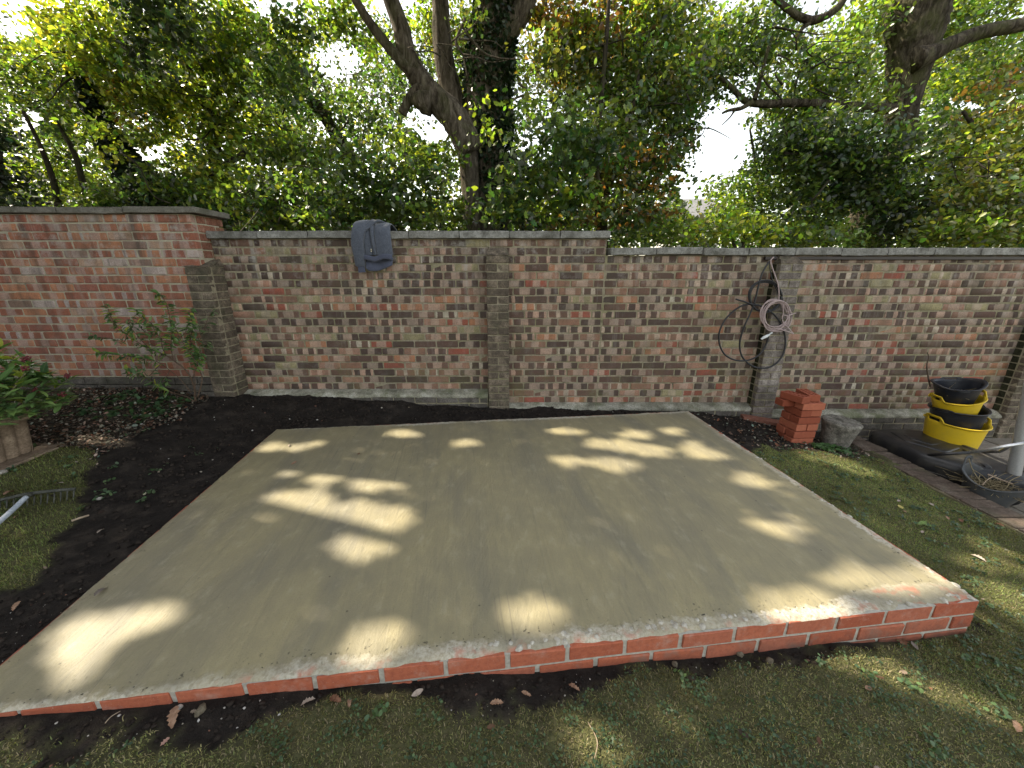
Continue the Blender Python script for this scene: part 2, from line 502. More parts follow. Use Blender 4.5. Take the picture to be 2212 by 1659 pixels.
pillar(w_tall, -3.0, -2.79, 3.625, -.1, ZT+.075*16 + .0, pil_m, ZT, batter=.0, yback=3.87)

# middle wall
w_mid = empty('brick_wall', (-1.0, YW, 0), 'purple-brown brick wall section in the middle with a sweatshirt over its coping', 'wall')
core('mortar', -2.86, .90, YW+.005, 4.06, -.4, 1.637, m_mort, w_mid)
cells = rows_cells(-2.86, .90, ZM, 1.637, ZM, XM) + [c for c in rows_cells(-.14, .90, ZM-.15, ZM, ZM, XM)]
lay(cells, w_mid, stretch_m, lambda z: YW, limit=300, stuff_mat=m_wall)
copings(-2.86, .925, 1.639, w_mid)
pillar(w_mid, -.246, -.028, 3.72, ZM-.075*4, ZM+.075*18, pil_m, ZM)
ledge(w_mid, -2.80, -.25, ZM+.0)
ledge(w_mid, -.03, .90, ZM-.15)
core('plinth', -2.80, -.25, 3.748, 3.85, -.4, ZM-.035, m_mort, w_mid)
core('plinth', -.03, .899, 3.748, 3.85, -.4, ZM-.185, m_mort, w_mid)
lay([(a, b, c-.045) for a, b, c in rows_cells(-2.79, -.25, ZM-.075*4, ZM, ZM, -2.7)], w_mid, pl_m, lambda z: 3.742, limit=40, stuff_mat=m_plinth)
lay([(a, b, c-.045) for a, b, c in rows_cells(-.03, .899, ZM-.075*5, ZM-.15, ZM, -2.7)], w_mid, pl_m, lambda z: 3.742, limit=15, stuff_mat=m_plinth)

# right wall
w_right = empty('brick_wall', (3.0, YW, -.3), 'lowest brick wall section at right with cables hanging on its pier', 'wall')
core('mortar', .90, 7.5, YW+.005, 4.06, -.6, 1.487, m_mort, w_right)
cells = rows_cells(.90, 2.62, ZM-.15, 1.487, ZM, XM) + rows_cells(2.62, 7.5, ZM-.225, 1.487, ZM, XM)
lay(cells, w_right, stretch_m, lambda z: YW, limit=300, stuff_mat=m_wall)
copings(.93, 7.5, 1.489, w_right, .436)
pillar(w_right, 2.515, 2.735, 3.72, ZM-.075*6, ZM+.075*17, pil2_m, ZM)
pillar(w_right, 5.17, 5.39, 3.72, ZM-.075*7, ZM+.075*17, pil_m, ZM)
ledge(w_right, .90, 2.51, ZM-.15)
ledge(w_right, 2.74, 5.165, ZM-.225)
core('plinth', .901, 2.51, 3.748, 3.85, -.6, ZM-.185, m_mort, w_right)
core('plinth', 2.74, 5.165, 3.748, 3.85, -.6, ZM-.26, m_mort, w_right)
lay([(a, b, c-.045) for a, b, c in rows_cells(.901, 2.51, ZM-.075*6, ZM-.15, ZM, -2.7)], w_right, pl_m, lambda z: 3.742, limit=40, stuff_mat=m_plinth)
lay([(a, b, c-.045) for a, b, c in rows_cells(2.74, 5.165, ZM-.075*7, ZM-.225, ZM, -2.7)], w_right, pl_m, lambda z: 3.742, limit=50, stuff_mat=m_plinth)
# ------------------------------------------------------------------ slab
NR, FR, FL, NL = [np.array(c) for c in ((1.9986, 1.2819), (1.7661, 3.5651), (-2.0924, 3.1025), (-1.8037, .8364))]
LU, LV = 3.84, 2.29
def slab_xy(u, v):
    """u along the front edge from the near-left corner (0..1), v away from the camera (0..1)"""
    u = np.asarray(u)[..., None]; v = np.asarray(v)[..., None]
    return (NL*(1-u) + NR*u)*(1-v) + (FL*(1-u) + FR*u)*v
_e1 = (NR-NL)/np.linalg.norm(NR-NL)
def slab_dist(x, y):
    """signed distance outside the slab outline (negative inside)"""
    d = np.full(np.shape(x), -9.0)
    for a, b in ((NL, NR), (NR, FR), (FR, FL), (FL, NL)):
        e = (b-a)/np.linalg.norm(b-a); nrm = np.array([e[1], -e[0]])
        d = np.maximum(d, (x-a[0])*nrm[0] + (y-a[1])*nrm[1])
    return d

# ------------------------------------------------------------------ ground
HP = np.array([(-4.2,3.5,.22),(-3.6,3.6,.22),(-3.0,3.55,.14),(-2.5,3.65,.11),(-2.0,3.68,.10),(-1.3,3.72,.06),(-.6,3.72,.0),(-.3,3.72,-.02),(.3,3.7,-.03),(1,3.7,-.05),(1.8,3.65,-.06),(2.3,3.5,-.12),
 (2.6,3.2,-.18),(3.0,3.3,-.24),(3.3,3.6,-.30),(4,3.6,-.33),(5,3.5,-.36),(3.2,2.6,-.28),(3.22,2.0,-.275),(3.25,1.4,-.275),(2.6,2,-.21),(2.05,1.2,-.175),(2.0,2.2,-.15),(1.95,3.0,-.10),(3,1,-.25),
 (1,1.05,-.13),(.3,1.0,-.105),(-.3,.95,-.07),(-1,.85,-.04),(-1.8,.75,-.015),(-2.1,1.2,-.012),(-2.2,2,-.012),(-2.25,2.8,-.01),(-2.1,3.25,-.01),(-1,3.35,-.04),(0,3.45,-.045),(1,3.6,-.06),(-3,2,.02),(-3,3,.09),(-3.6,2.5,.08),(-3,1,.0),
 (0,.5,-.10),(2,.5,-.20),(-2,0,-.03),(2,-2,-.2),(0,-2,-.1),(-4,-2,0),(-6,2,.1),(-6,-6,0),(6,-6,-.3),(0,8,-.1),(-10,10,0),(10,10,-.3),(0,30,0)], float)
def ground_h(x, y, detail=True):
    x = np.asarray(x, float); y = np.asarray(y, float)
    w = np.zeros(x.shape); s = np.zeros(x.shape)
    for a, b, h in HP:
        k = 1.0/(((x-a)**2+(y-b)**2)+.03)**2
        w += k; s += k*h
    return s/w
def pl(y, tab):
    t = np.array(tab); return np.interp(y, t[:, 0], t[:, 1])
def soil_w(x, y):
    xb = pl(y, [(.7,-1.65),(1.0,-2.1),(1.3,-2.18),(1.55,-2.32),(1.9,-2.52),(2.2,-2.82),(2.6,-3.12),(3.0,-3.15),(3.4,-3.05),(3.7,-3.0)])
    yb = pl(x, [(-2.2,.66),(-1.8,.72),(-1.5,.76),(-1.07,.78),(-.63,.89),(0,.945),(.5,1.025),(1.05,1.10),(1.74,1.24),(2.02,1.34)])
    left = np.minimum(x-xb, np.minimum(-1.9+.0*x + (y*-.12) - x + .35, y-.62))
    front = np.minimum(y-yb, np.minimum(2.03-x, 1.4 + .12*(x) - y + .2))
    yr = pl(x, [(1.7,2.75),(2.15,2.98),(2.5,3.15),(2.75,3.28),(3.1,3.42)])
    right = np.minimum(np.minimum(y-yr, x-1.7), 3.25-x)
    back = np.minimum(np.minimum(y-2.95-.12*x, x+3.1), 2.3-x)
    s = np.maximum(np.maximum(left, front), np.maximum(right, back))
    n = fbm(x, y, 5, 4, 1)*.10 + fbm(x, y, 22, 3, 6)*.05
    return sstep(-.03, .05, s + n)
def litter_w(x, y):
    s = np.minimum(np.minimum(-2.95-x, y-(2.45 - .25*(x+3))), y-2.3)
    r = np.minimum(np.minimum(y-3.0, x-2.2), 3.3-x)
    s = np.maximum(s, r*.8)
    return sstep(-.06, .08, s + fbm(x, y, 6, 4, 3)*.12)
xs = np.concatenate([[-300,-120,-60,-30,-18,-12,-9,-7.5,-6.5,-5.8,-5.3], np.arange(-4.9, -2.7, .022), np.arange(-2.7, 3.6, .0165), np.arange(3.6, 5.6, .06), [5.8,6.3,7,8,10,14,20,35,70,130,300]])
ys = np.concatenate([[-300,-120,-60,-30,-15,-8,-4,-2,-1,-.5,-.2,0.0,.15], np.arange(.25, 1.6, .0125), np.arange(1.6, 3.92, .019), [4.0,4.3,4.8,5.5,6.5,8,10,13,17,22,30,45,70,120,300]])
GX, GY = np.meshgrid(xs, ys, indexing='ij')
gh = ground_h(GX, GY)
sw = soil_w(GX, GY); lw = litter_w(GX, GY)
near = ((GX > -6) & (GX < 6) & (GY > -1) & (GY < 4))
rough = fbm(GX, GY, 7, 5, 9)*.016 + fbm(GX, GY, 40, 3, 2)*.006
lump = np.maximum(0, fbm(GX, GY, 5, 5, 4))*.032 + np.maximum(0, fbm(GX, GY, 25, 3, 5))*.012 + fbm(GX, GY, 60, 2, 8)*.005
dsl = slab_dist(GX, GY)
damp_edge = sstep(0.0, .12, dsl)
gh2 = gh + np.where(near, (1-sw)*rough + sw*(lump*(.35+.65*damp_edge) - .008), 0)
gh2 = np.where(dsl < .03, np.minimum(gh2, np.where(dsl < -.02, -.12, gh)), gh2)
gh2 = np.where((GX > 3.36) & (GY < 3.88) & (GX < 8) & (GY > -3), -.47, gh2)
idx = np.arange(GX.size).reshape(GX.shape)
GF = np.stack([idx[:-1,:-1], idx[1:,:-1], idx[1:,1:], idx[:-1,1:]], -1).reshape(-1, 4)
def ground_mat():
    g = G('garden_earth_and_lawn', .95, .12); p = g.pos()
    so_ = g.n('Attribute', attribute_name='soil').outputs['Fac']
    li = g.n('Attribute', attribute_name='litter').outputs['Fac']
    n1 = g.noise(p, 9, 6, .7); n2 = g.noise(p, 70, 5, .7); n3 = g.noise(p, 260, 3, .6)
    soil = g.ramp(n1.outputs[0], [(.3, (.013,.0108,.010)), (.52, (.026,.0215,.0185)), (.72, (.060,.048,.038))])
    soil = g.mix(g.ramp(n3.outputs[0], [(.66, 0.0), (.74, .7)]), soil, (.16,.14,.12))
    grass = g.ramp(n2.outputs[0], [(.25, (.045,.044,.022)), (.5, (.09,.092,.042)), (.72, (.15,.14,.07))])
    grass = g.mix(g.ramp(n1.outputs[0], [(.45, 0.0), (.7, .6)]), grass, (.085,.068,.040))
    lit = g.ramp(n2.outputs[0], [(.3, (.010,.009,.007)), (.5, (.035,.028,.02)), (.62, (.09,.07,.05)), (.75, (.03,.025,.02))])
    c = g.mix(li, grass, lit); c = g.mix(so_, c, soil)
    g.color(c)
    g.bump(g.math('ADD', n2.outputs[0], g.math('MULTIPLY', n3.outputs[0], .6)), .9, .008)
    return g.m
m_ground = ground_mat()
o = link('ground', mesh_np('ground', np.stack([GX, GY, gh2], -1).reshape(-1, 3), GF, m_ground, True, {'soil': sw.ravel(), 'litter': lw.ravel()}))
tag(o, kind='structure')
_gx, _gy = xs, ys
def gz(x, y):
    """height of the built ground sheet (bilinear)"""
    x = np.atleast_1d(np.asarray(x, float)); y = np.atleast_1d(np.asarray(y, float))
    i = np.clip(np.searchsorted(xs, x)-1, 0, len(xs)-2); j = np.clip(np.searchsorted(ys, y)-1, 0, len(ys)-2)
    fx = (x-xs[i])/(xs[i+1]-xs[i]); fy = (y-ys[j])/(ys[j+1]-ys[j])
    return (gh2[i,j]*(1-fx)+gh2[i+1,j]*fx)*(1-fy)+(gh2[i,j+1]*(1-fx)+gh2[i+1,j+1]*fx)*fy

# ------------------------------------------------------------------ the new concrete base
def red_mat():
    g = G('new_red_brick', .85, .2); p = g.pos(); r = g.n('ObjectInfo').outputs['Random']; z = g.n('SeparateXYZ', {0: p}).outputs[2]
    n = g.noise(p, 60, 5, .65); b = g.noise(p, 11, 5, .7); f = g.noise(p, 180, 3, .6)
    c = g.ramp(r, [(0.0, (.31,.085,.047)), (.35, (.39,.112,.060)), (.7, (.44,.138,.076)), (1.0, (.35,.125,.08))])
    c = g.mix(g.ramp(n.outputs[0], [(.35, .35), (.55, 0.0)]), c, (.19,.05,.035))
    c = g.mix(g.ramp(b.outputs[0], [(.55, 0.0), (.72, .55)]), c, (.46,.30,.24))
    c = g.mix(g.ramp(f.outputs[0], [(.64, 0.0), (.72, .6)]), c, (.50,.36,.28))
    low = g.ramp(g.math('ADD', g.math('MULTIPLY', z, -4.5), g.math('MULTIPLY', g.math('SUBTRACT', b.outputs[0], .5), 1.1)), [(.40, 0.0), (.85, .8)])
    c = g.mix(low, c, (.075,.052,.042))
    g.color(c); g.bump(g.math('ADD', n.outputs[0], g.math('MULTIPLY', f.outputs[0], .5)), .6, .003)
    return g.m
m_red = red_mat()
slab = empty('concrete_slab', (0, 2.2, -.2), 'freshly troweled wet olive-grey concrete slab with a red brick edge, in front of the wall', 'concrete slab')
def slab_mat():
    g = G('wet_troweled_concrete', .45, .42); p = g.pos()
    ed = g.n('Attribute', attribute_name='edge').outputs['Fac']
    q = g.mapv(p, (1, 1, 1), rot=(0, 0, math.radians(-6.6)))
    streak = g.noise(g.mapv(q, (17, .9, 1)), 1.0, 5, .65, .8)
    st2 = g.noise(g.mapv(g.mapv(p, rot=(0, 0, math.radians(14))), (60, 2.2, 1)), 1.0, 4, .6)
    cl = g.noise(p, 1.3, 4, .55); cl2 = g.noise(g.mapv(q, (3.2, .9, 1)), 1.0, 5, .6, .4)
    fine = g.noise(p, 240, 3, .7); grit = g.noise(p, 70, 4, .7)
    c = g.ramp(cl.outputs[0], [(.35, (.330,.285,.160)), (.65, (.265,.235,.148))])
    c = g.mix(g.ramp(cl2.outputs[0], [(.47, 0.0), (.66, .75)]), c, (.185,.172,.128))
    c = g.mix(g.ramp(streak.outputs[0], [(.52, 0.0), (.74, .28)]), c, (.17,.155,.105))
    c = g.mix(g.ramp(fine.outputs[0], [(.3, .30), (.5, 0.0)]), c, (.17,.15,.11))
    mt = g.noise(g.mapv(q, (1, .6, 1)), 13, 5, .7)
    c = g.mix(g.ramp(mt.outputs[0], [(.42, .22), (.56, 0.0)]), c, (.19,.17,.12))
    c = g.mix(g.ramp(mt.outputs[0], [(.56, 0.0), (.68, .28)]), c, (.44,.40,.29))
    line = g.noise(g.mapv(g.mapv(p, rot=(0, 0, math.radians(-9))), (70, 1.3, 1)), 1.0, 3, .5)
    c = g.mix(g.math('MULTIPLY', g.ramp(line.outputs[0], [(.62, 0.0), (.70, .5)]), g.ramp(cl.outputs[0], [(.4, 0.0), (.55, 1.0)])), c, (.15,.135,.10))
    sp = g.n('TexVoronoi', {'Vector': p}, feature='DISTANCE_TO_EDGE' if False else 'F1'); sp.inputs['Scale'].default_value = 9
    c = g.mix(g.ramp(sp.outputs['Distance'], [(.028, .75), (.05, 0.0)]), c, (.07,.06,.045))
    # pale slurry and crusts near the rim
    n = g.noise(p, 26, 5, .7)
    e = g.math('ADD', ed, g.math('MULTIPLY', g.math('SUBTRACT', n.outputs[0], .5), .11))
    cz = g.ramp(g.noise(g.mapv(p, loc=(2, 7, 0)), 1.7, 3, .6).outputs[0], [(.38, .2), (.58, 1.0)])
    crust = g.math('MULTIPLY', g.ramp(e, [(.038, 1.0), (.066, 0.0)]), cz)
    c = g.mix(g.math('MULTIPLY', crust, .8), c, g.ramp(grit.outputs[0], [(.3, (.30,.26,.19)), (.58, (.62,.58,.49))]))
    pits = g.ramp(g.noise(g.mapv(p, (1, 1, 1), loc=(3, 1, 0)), 75, 3, .5).outputs[0], [(.66, 0.0), (.70, 1.0)])
    pf = g.math('MULTIPLY', pits, g.ramp(e, [(.03, 0.0), (.05, 1.0), (.12, .0)]))
    c = g.mix(pf, c, (.045,.04,.03))
    red = g.math('MULTIPLY', g.ramp(g.noise(p, 9, 4, .6).outputs[0], [(.5, 0.0), (.6, .8)]), g.ramp(e, [(.0, 1.0), (.035, .0)]))
    c = g.mix(red, c, (.46,.17,.11))
    g.color(c)
    wet = g.ramp(g.noise(p, 1.1, 3, .5).outputs[0], [(.35, .40), (.65, .55)])
    sep = g.n('SeparateXYZ', {0: p})
    leftwet = g.ramp(g.math('DIVIDE', g.math('ADD', sep.outputs[0], 2.0), 2.4), [(.1, 0.0), (.75, .13)])
    rr = g.math('ADD', g.math('ADD', wet, leftwet), g.math('MULTIPLY', crust, .35))
    rr = g.math('ADD', rr, g.math('MULTIPLY', g.math('SUBTRACT', streak.outputs[0], .5), .25))
    g.put(g.b.inputs['Roughness'], rr)
    b1 = g.bump(g.math('ADD', g.math('MULTIPLY', streak.outputs[0], 1.0), g.math('MULTIPLY', st2.outputs[0], .6)), .6, .008)
    b2 = g.bump(g.math('ADD', fine.outputs[0], g.math('MULTIPLY', grit.outputs[0], 1.2)), .5, .0028, b1)
    g.bump(g.math('SUBTRACT', g.math('MULTIPLY', crust, n.outputs[0]), pf), .9, .007, b2)
    return g.m
m_conc = slab_mat()
nu, nv = 300, 180
tu = np.linspace(0, 1, nu); tv = np.linspace(0, 1, nv)
# finer rows close to the rim
tu = .5 - .5*np.cos(tu*np.pi)*(.12) - (.5-tu)*.88; tv = .5 - .5*np.cos(tv*np.pi)*(.12) - (.5-tv)*.88
tu = (tu-tu[0])/(tu[-1]-tu[0]); tv = (tv-tv[0])/(tv[-1]-tv[0])
U, V = np.meshgrid(tu, tv, indexing='ij')
def marg(t, L, a, b, sd_):
    s = t*L
    return np.clip(a + b*fbm(s, np.full_like(s, sd_), 3.5, 2, sd_) + b*.7*fbm(s, np.full_like(s, sd_*2), 26, 3, sd_), .002, .2)
mf = marg(U, LU, .010, .014, 1)*(1 + 1.0*sstep(.8, .9, U)*(1-sstep(.955, .985, U))) * sstep(-.02, .22, U+.05)
mf = mf*(.35+.65*sstep(.12, .4, U))
mb = marg(U, LU, .008, .010, 2); ml = marg(V, LV, .006, .010, 3); mr = marg(V, LV, .010, .014, 4)
S = ml + U*(LU-ml-mr); T = mf + V*(LV-mf-mb)
XY = slab_xy(S/LU, T/LV)
edge = np.minimum(np.minimum(S-ml, LU-mr-S), np.minimum(T-mf, LV-mb-T))
rim = np.minimum(np.minimum(S, LU-S), np.minimum(T, LV-T))
Z = .0015 + .0045*sstep(0, .012, edge) + .003*sstep(.02, .12, edge) + fbm(S, T, 5, 3, 4)*.0016
Z += np.where(edge < .09, fbm(S, T, 45, 3, 7)*.0035*(1-sstep(.05, .09, edge))*sstep(0, .01, edge), 0)
Z = np.where(edge < 1e-6, -.0015, Z)
idx = np.arange(U.size).reshape(U.shape)
SF = np.stack([idx[:-1,:-1], idx[1:,:-1], idx[1:,1:], idx[:-1,1:]], -1).reshape(-1, 4)
link('concrete_top', mesh_np('concrete_top', np.concatenate([XY, Z[..., None]], -1).reshape(-1, 3), SF, m_conc, True, {'edge': (edge - .11*sstep(.83, .9, U)*(1-sstep(.965, .99, U))*(1-sstep(.05, .16, T)) + .035*(1-sstep(.10, .3, U)) + .03*(1-sstep(.0, .1, S))).ravel()}), slab, (0, 0, 0))
# hardened core inside the brick ring, mortar between the bricks
m_newmort = simple('new_cement_mortar', (.33,.31,.26), (.50,.48,.42), 60, .95, .1, .8, .003, objspace=False)
bm = bmesh.new()
def inset(d, z):
    out = []
    for (u, v) in ((0, 0), (1, 0), (1, 1), (0, 1)):
        uu = d/LU + u*(1-2*d/LU); vv = d/LV + v*(1-2*d/LV)
        q = slab_xy(uu, vv); out.append(bm.verts.new((q[0], q[1], z)))
    return out
a = inset(.006, -.45); b = inset(.006, -.0025)
bm.faces.new(b); bm.faces.new(a[::-1])
for i in range(4): bm.faces.new([a[i], a[(i+1) % 4], b[(i+1) % 4], b[i]])
link('mortar', bm_mesh('mortar', bm, m_newmort), slab, (0, 0, 0))
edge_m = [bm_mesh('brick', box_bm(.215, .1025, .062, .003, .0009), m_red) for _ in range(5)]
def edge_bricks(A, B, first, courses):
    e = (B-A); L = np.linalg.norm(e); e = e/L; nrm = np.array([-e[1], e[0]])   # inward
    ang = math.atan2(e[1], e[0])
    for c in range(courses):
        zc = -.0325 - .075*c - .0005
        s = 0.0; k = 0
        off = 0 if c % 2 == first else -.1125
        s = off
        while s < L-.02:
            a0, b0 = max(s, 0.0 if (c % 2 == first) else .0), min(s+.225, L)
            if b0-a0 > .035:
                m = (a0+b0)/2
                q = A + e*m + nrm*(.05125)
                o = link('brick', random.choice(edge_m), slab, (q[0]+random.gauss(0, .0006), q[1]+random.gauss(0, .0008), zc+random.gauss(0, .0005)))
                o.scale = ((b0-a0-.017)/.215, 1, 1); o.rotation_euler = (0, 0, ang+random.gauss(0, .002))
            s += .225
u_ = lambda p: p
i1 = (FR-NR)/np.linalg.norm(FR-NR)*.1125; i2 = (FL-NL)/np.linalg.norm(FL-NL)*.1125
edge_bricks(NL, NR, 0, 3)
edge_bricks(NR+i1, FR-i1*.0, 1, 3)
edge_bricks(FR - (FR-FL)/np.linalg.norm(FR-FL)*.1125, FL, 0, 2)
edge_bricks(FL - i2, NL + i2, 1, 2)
# hardened dabs sitting over the brick perforations along the near edge
m_dab = simple('dried_cement_dab', (.34,.31,.25), (.60,.57,.50), 70, .95, .1, .9, .004, objspace=False)
V_ = []; F_ = []; off = 0
for i in range(150):
    u = random.uniform(.06, .995); s = u*LU; dd = random.uniform(.022, .058)
    if u < .45: continue
    if i > 120: u = .993 - random.uniform(0, .01); 
    vv = dd/LV if i <= 118 else random.uniform(.03, .95)
    if i > 118: u = 1 - random.uniform(.012, .04)/LU
    q = slab_xy(u, vv); r = random.uniform(.009, .017)
    nseg = 8
    ring = []
    V_.append((q[0], q[1], random.uniform(.008, .012)))
    for (rr, zz) in ((.6, .009), (1.0, .001)):
        for j in range(nseg):
            th = 2*math.pi*j/nseg
            k = rr*r*random.uniform(.8, 1.2)
            V_.append((q[0]+math.cos(th)*k, q[1]+math.sin(th)*k, zz*random.uniform(.7, 1.1)))
    for j in range(nseg):
        j2 = (j+1) % nseg
        if j % 2 == 0: F_.append((off, off+1+j, off+1+j2, off+1+(j+2) % nseg))
        F_.append((off+1+j, off+1+nseg+j, off+1+nseg+j2, off+1+j2))
    off += 1+2*nseg
o = link('cement_dab', mesh_np('cement_dab', V_, F_, m_dab, True), slab, (0, 0, 0)); o['kind'] = 'stuff'

# ------------------------------------------------------------------ patio and its brick edging
m_pave = weathered('dusty_paving', (.16,.14,.115), (.25,.22,.18), (.34,.305,.26), 6, mossf=.25)
m_edgb = weathered('brown_edging_brick', (.075,.058,.045), (.125,.095,.075), (.20,.165,.135), 11, moss=(.05,.06,.03), mossf=.35)
patio = empty('patio', (4.4, 2.4, -.4), kind='structure')
yy = 3.73; 
box_obj('bedding', (5.4, 1.4, -.43), (3.9, 4.7, .06), m_mort, patio, 0)
yj = 3.735
for r in range(8):
    hgt = .45; xj = 3.50 - (0 if r % 2 else .3); 
    while xj < 6.5:
        a0 = max(xj, 3.50)
        if xj+.6-a0 > .1:
            box_obj('paving_slab', ((a0+xj+.6)/2, yj-hgt/2, -.39+random.gauss(0, .002)), (xj+.6-a0-.010, hgt-.010, .04), m_pave, patio, .004, .0006)
        xj += .6
    yj -= hgt
edg = empty('brick_edging', (3.38, 2.2, -.3), 'row of brown edging bricks between the lawn and the sunken patio at the right', 'edging')
em = [bm_mesh('brick', box_bm(.215, .100, .065, .005, .0015), m_edgb) for _ in range(4)]
y = 3.47
while y > .9:
    x = 3.385 + (3.47-y)*.012
    o = link('brick', random.choice(em), edg, (x+random.gauss(0, .003), y, -.293 + (.012 if y > 3.2 else 0) + random.gauss(0, .0015)))
    o.rotation_euler = (random.gauss(0, .01), random.gauss(0, .01), random.gauss(0, .012))
    y -= .109
core('mortar', 3.285, 3.49, .85, 3.52, -.44, -.272, m_mort, edg)
# ------------------------------------------------------------------ foliage
def leaf_mat(name, trans=.5, rough=.45, spec=.4, tint=(1.5, 1.75, .55)):
    g = G(name, rough, spec)
    at_ = g.n('Attribute', attribute_name='col').outputs['Color']
    g.color(at_)
    tr = g.n('BsdfTranslucent', {'Color': g.mix(1.0, at_, tint, 'MULTIPLY')})
    mx = g.n('MixShader', {0: trans, 1: g.b.outputs[0], 2: tr.outputs[0]})
    g.t.links.new(mx.outputs[0], g.out.inputs[0])
    return g.m
m_leaf = leaf_mat('tree_leaf', .52, .32, .8, (2.5, 2.6, .75))
m_ivy = leaf_mat('ivy_leaf', .2, .4, .4)
def rand_dirs(n, r, zb=0.0):
    d = r.normal(size=(n, 3)); d[:, 2] += zb
    return d/np.linalg.norm(d, axis=1, keepdims=True)
LEAF4 = np.array([(0, -.5, 0), (.30, -.12, .06), (.24, .25, .05), (0, .5, 0), (-.24, .25, .05), (-.30, -.12, .06)])
LF4 = np.array([(0, 1, 2, 3), (0, 3, 4, 5)])
# lobed leaf: midrib + lobes either side
LEAF2 = np.array([(0,-.5,0),(.34,.02,.05),(0,.5,0),(-.34,.02,.05)])
LF2 = np.array([(0,1,2,3)])
LEAFO = np.array([(0,-.5,0),(.12,-.30,.02),(.30,-.22,.06),(.16,-.06,.03),(.36,.08,.07),(.17,.18,.03),(.24,.36,.05),(0,.5,0),
                  (-.24,.36,.05),(-.17,.18,.03),(-.36,.08,.07),(-.16,-.06,.03),(-.30,-.22,.06),(-.12,-.30,.02)])
LFO = np.array([(0,1,2,3),(0,3,4,5),(0,5,6,7),(0,7,8,9),(0,9,10,11),(0,11,12,13)])
def leaves_np(C, size, col, r, shape='d', zb=.8, colvar=.3):
    n = len(C); base, bf = {'d': (LEAF4, LF4), 'o': (LEAFO, LFO), 's': (LEAF2, LF2)}[shape]
    nrm = rand_dirs(n, r, zb); t = rand_dirs(n, r, -.4)
    t -= nrm*np.sum(t*nrm, 1, keepdims=True); t /= np.linalg.norm(t, axis=1, keepdims=True)
    b = np.cross(nrm, t)
    s = (np.ones(n)*size*r.uniform(.65, 1.25, n))[:, None, None]
    P = C[:, None, :] + s*(base[None, :, 0:1]*b[:, None, :] + base[None, :, 1:2]*t[:, None, :] + base[None, :, 2:3]*nrm[:, None, :])
    k = len(base)
    F = (bf[None] + (np.arange(n)*k)[:, None, None]).reshape(-1, 4)
    cv = col*(1 + colvar*r.normal(size=(n, 1)).clip(-1.6, 2.0))
    cv[:, 0] *= 1 + .18*r.normal(size=n)
    cv = cv.clip(.006, .6)
    return P.reshape(-1, 3), F, np.repeat(cv, k, 0)
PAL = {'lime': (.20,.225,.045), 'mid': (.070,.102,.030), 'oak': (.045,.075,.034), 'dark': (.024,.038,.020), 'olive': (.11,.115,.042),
       'autumn': (.17,.095,.040), 'lush': (.115,.16,.032), 'far': (.030,.048,.020)}  # far is darkened: deep woodland shade put into the leaf colour
# pools of sunlight on the garden (display px centre, half widths): the crowns leave openings on those sun rays
POOLS = [(790,1182,62,26),(770,1110,105,18),(640,1090,80,22),(845,1128,42,18),(812,1050,45,14),(735,1012,42,12),(665,965,26,8),(640,1020,26,8),(700,1040,40,8),(600,1110,30,8),
 (225,1375,85,22),(310,1335,60,16),(150,1405,40,12),(1172,1342,62,18),(808,1390,48,22),(1000,958,26,5),(870,940,40,3),
 (1225,935,45,6),(1370,940,40,6),(1330,965,60,10),(1400,975,50,12),(1455,935,30,5),(1500,963,28,7),(1527,982,32,9),(1230,995,30,7),(1300,1000,40,7),
 (1335,1012,35,5),(1600,1033,18,5),(1632,1040,24,5),(1655,1130,20,6),(1690,1145,38,11),(1730,1130,16,5),(1850,1262,45,14),(1940,1265,60,20),(2020,1255,40,14),(1790,1310,40,12),(1690,1320,30,10),
 (1785,985,55,15),(1840,1000,40,10),(2120,1205,55,12),(2160,1280,60,34),(2200,1320,30,24),(1860,1445,50,14),(1915,1470,45,14),(2010,1490,50,12),(2090,1530,50,14),(2180,1570,40,16),(2150,1180,40,9),
 (60,1590,90,26),(20,1620,60,30),(150,1650,60,20),(215,942,48,6),(262,950,26,4),(170,1440,40,14),(2130,1025,40,9),(2190,1015,30,9),(2190,1120,30,10),(590,965,30,8),(560,985,20,5),(1300,1600,40,14),(1480,1590,30,10)]
pool = []
for px, py, rx, ry in POOLS:
    z = float(ground_h(*[onz(px, py, 0).x, onz(px, py, 0).y]))
    c0 = onz(px, py, 0)
    if slab_dist(np.array([c0.x]), np.array([c0.y]))[0] < .02: z = 0.0
    c = onz(px, py, z); a = onz(px+rx, py, z); b1 = onz(px, py-ry, z); b2 = onz(px, py+ry, z)
    cy = (b1.y+b2.y)/2
    pool.append((c.x - SUN.x/SUN.z*z, cy - SUN.y/SUN.z*z, abs(a.x-c.x)+.015, max(abs(b1.y-b2.y)/2, .05)+.02))
pool = np.array(pool)
sxz, syz = SUN.x/SUN.z, SUN.y/SUN.z
def sun_open(C, grow=.02):
    gx = C[:, 0] - sxz*C[:, 2]; gy = C[:, 1] - syz*C[:, 2]
    keep = np.ones(len(C), bool)
    gx = gx + fbm(gx, gy, 4.2, 3, 31)*.06; gy = gy + fbm(gx, gy, 4.2, 3, 37)*.05
    for x, y, rx, ry in pool:
        keep &= ((gx-x)/(rx+grow))**2 + ((gy-y)/(ry+grow))**2 > 1
    return keep
GAPS = [(725,128,46,50),(905,250,28,34),(935,278,32,20),(1562,300,46,50),(1500,425,28,36),(1535,345,32,40),(1745,15,34,20),(20,30,46,56),(300,330,60,16),(560,30,26,14),(2100,225,44,12),(1165,90,14,20),(60,270,34,20)]
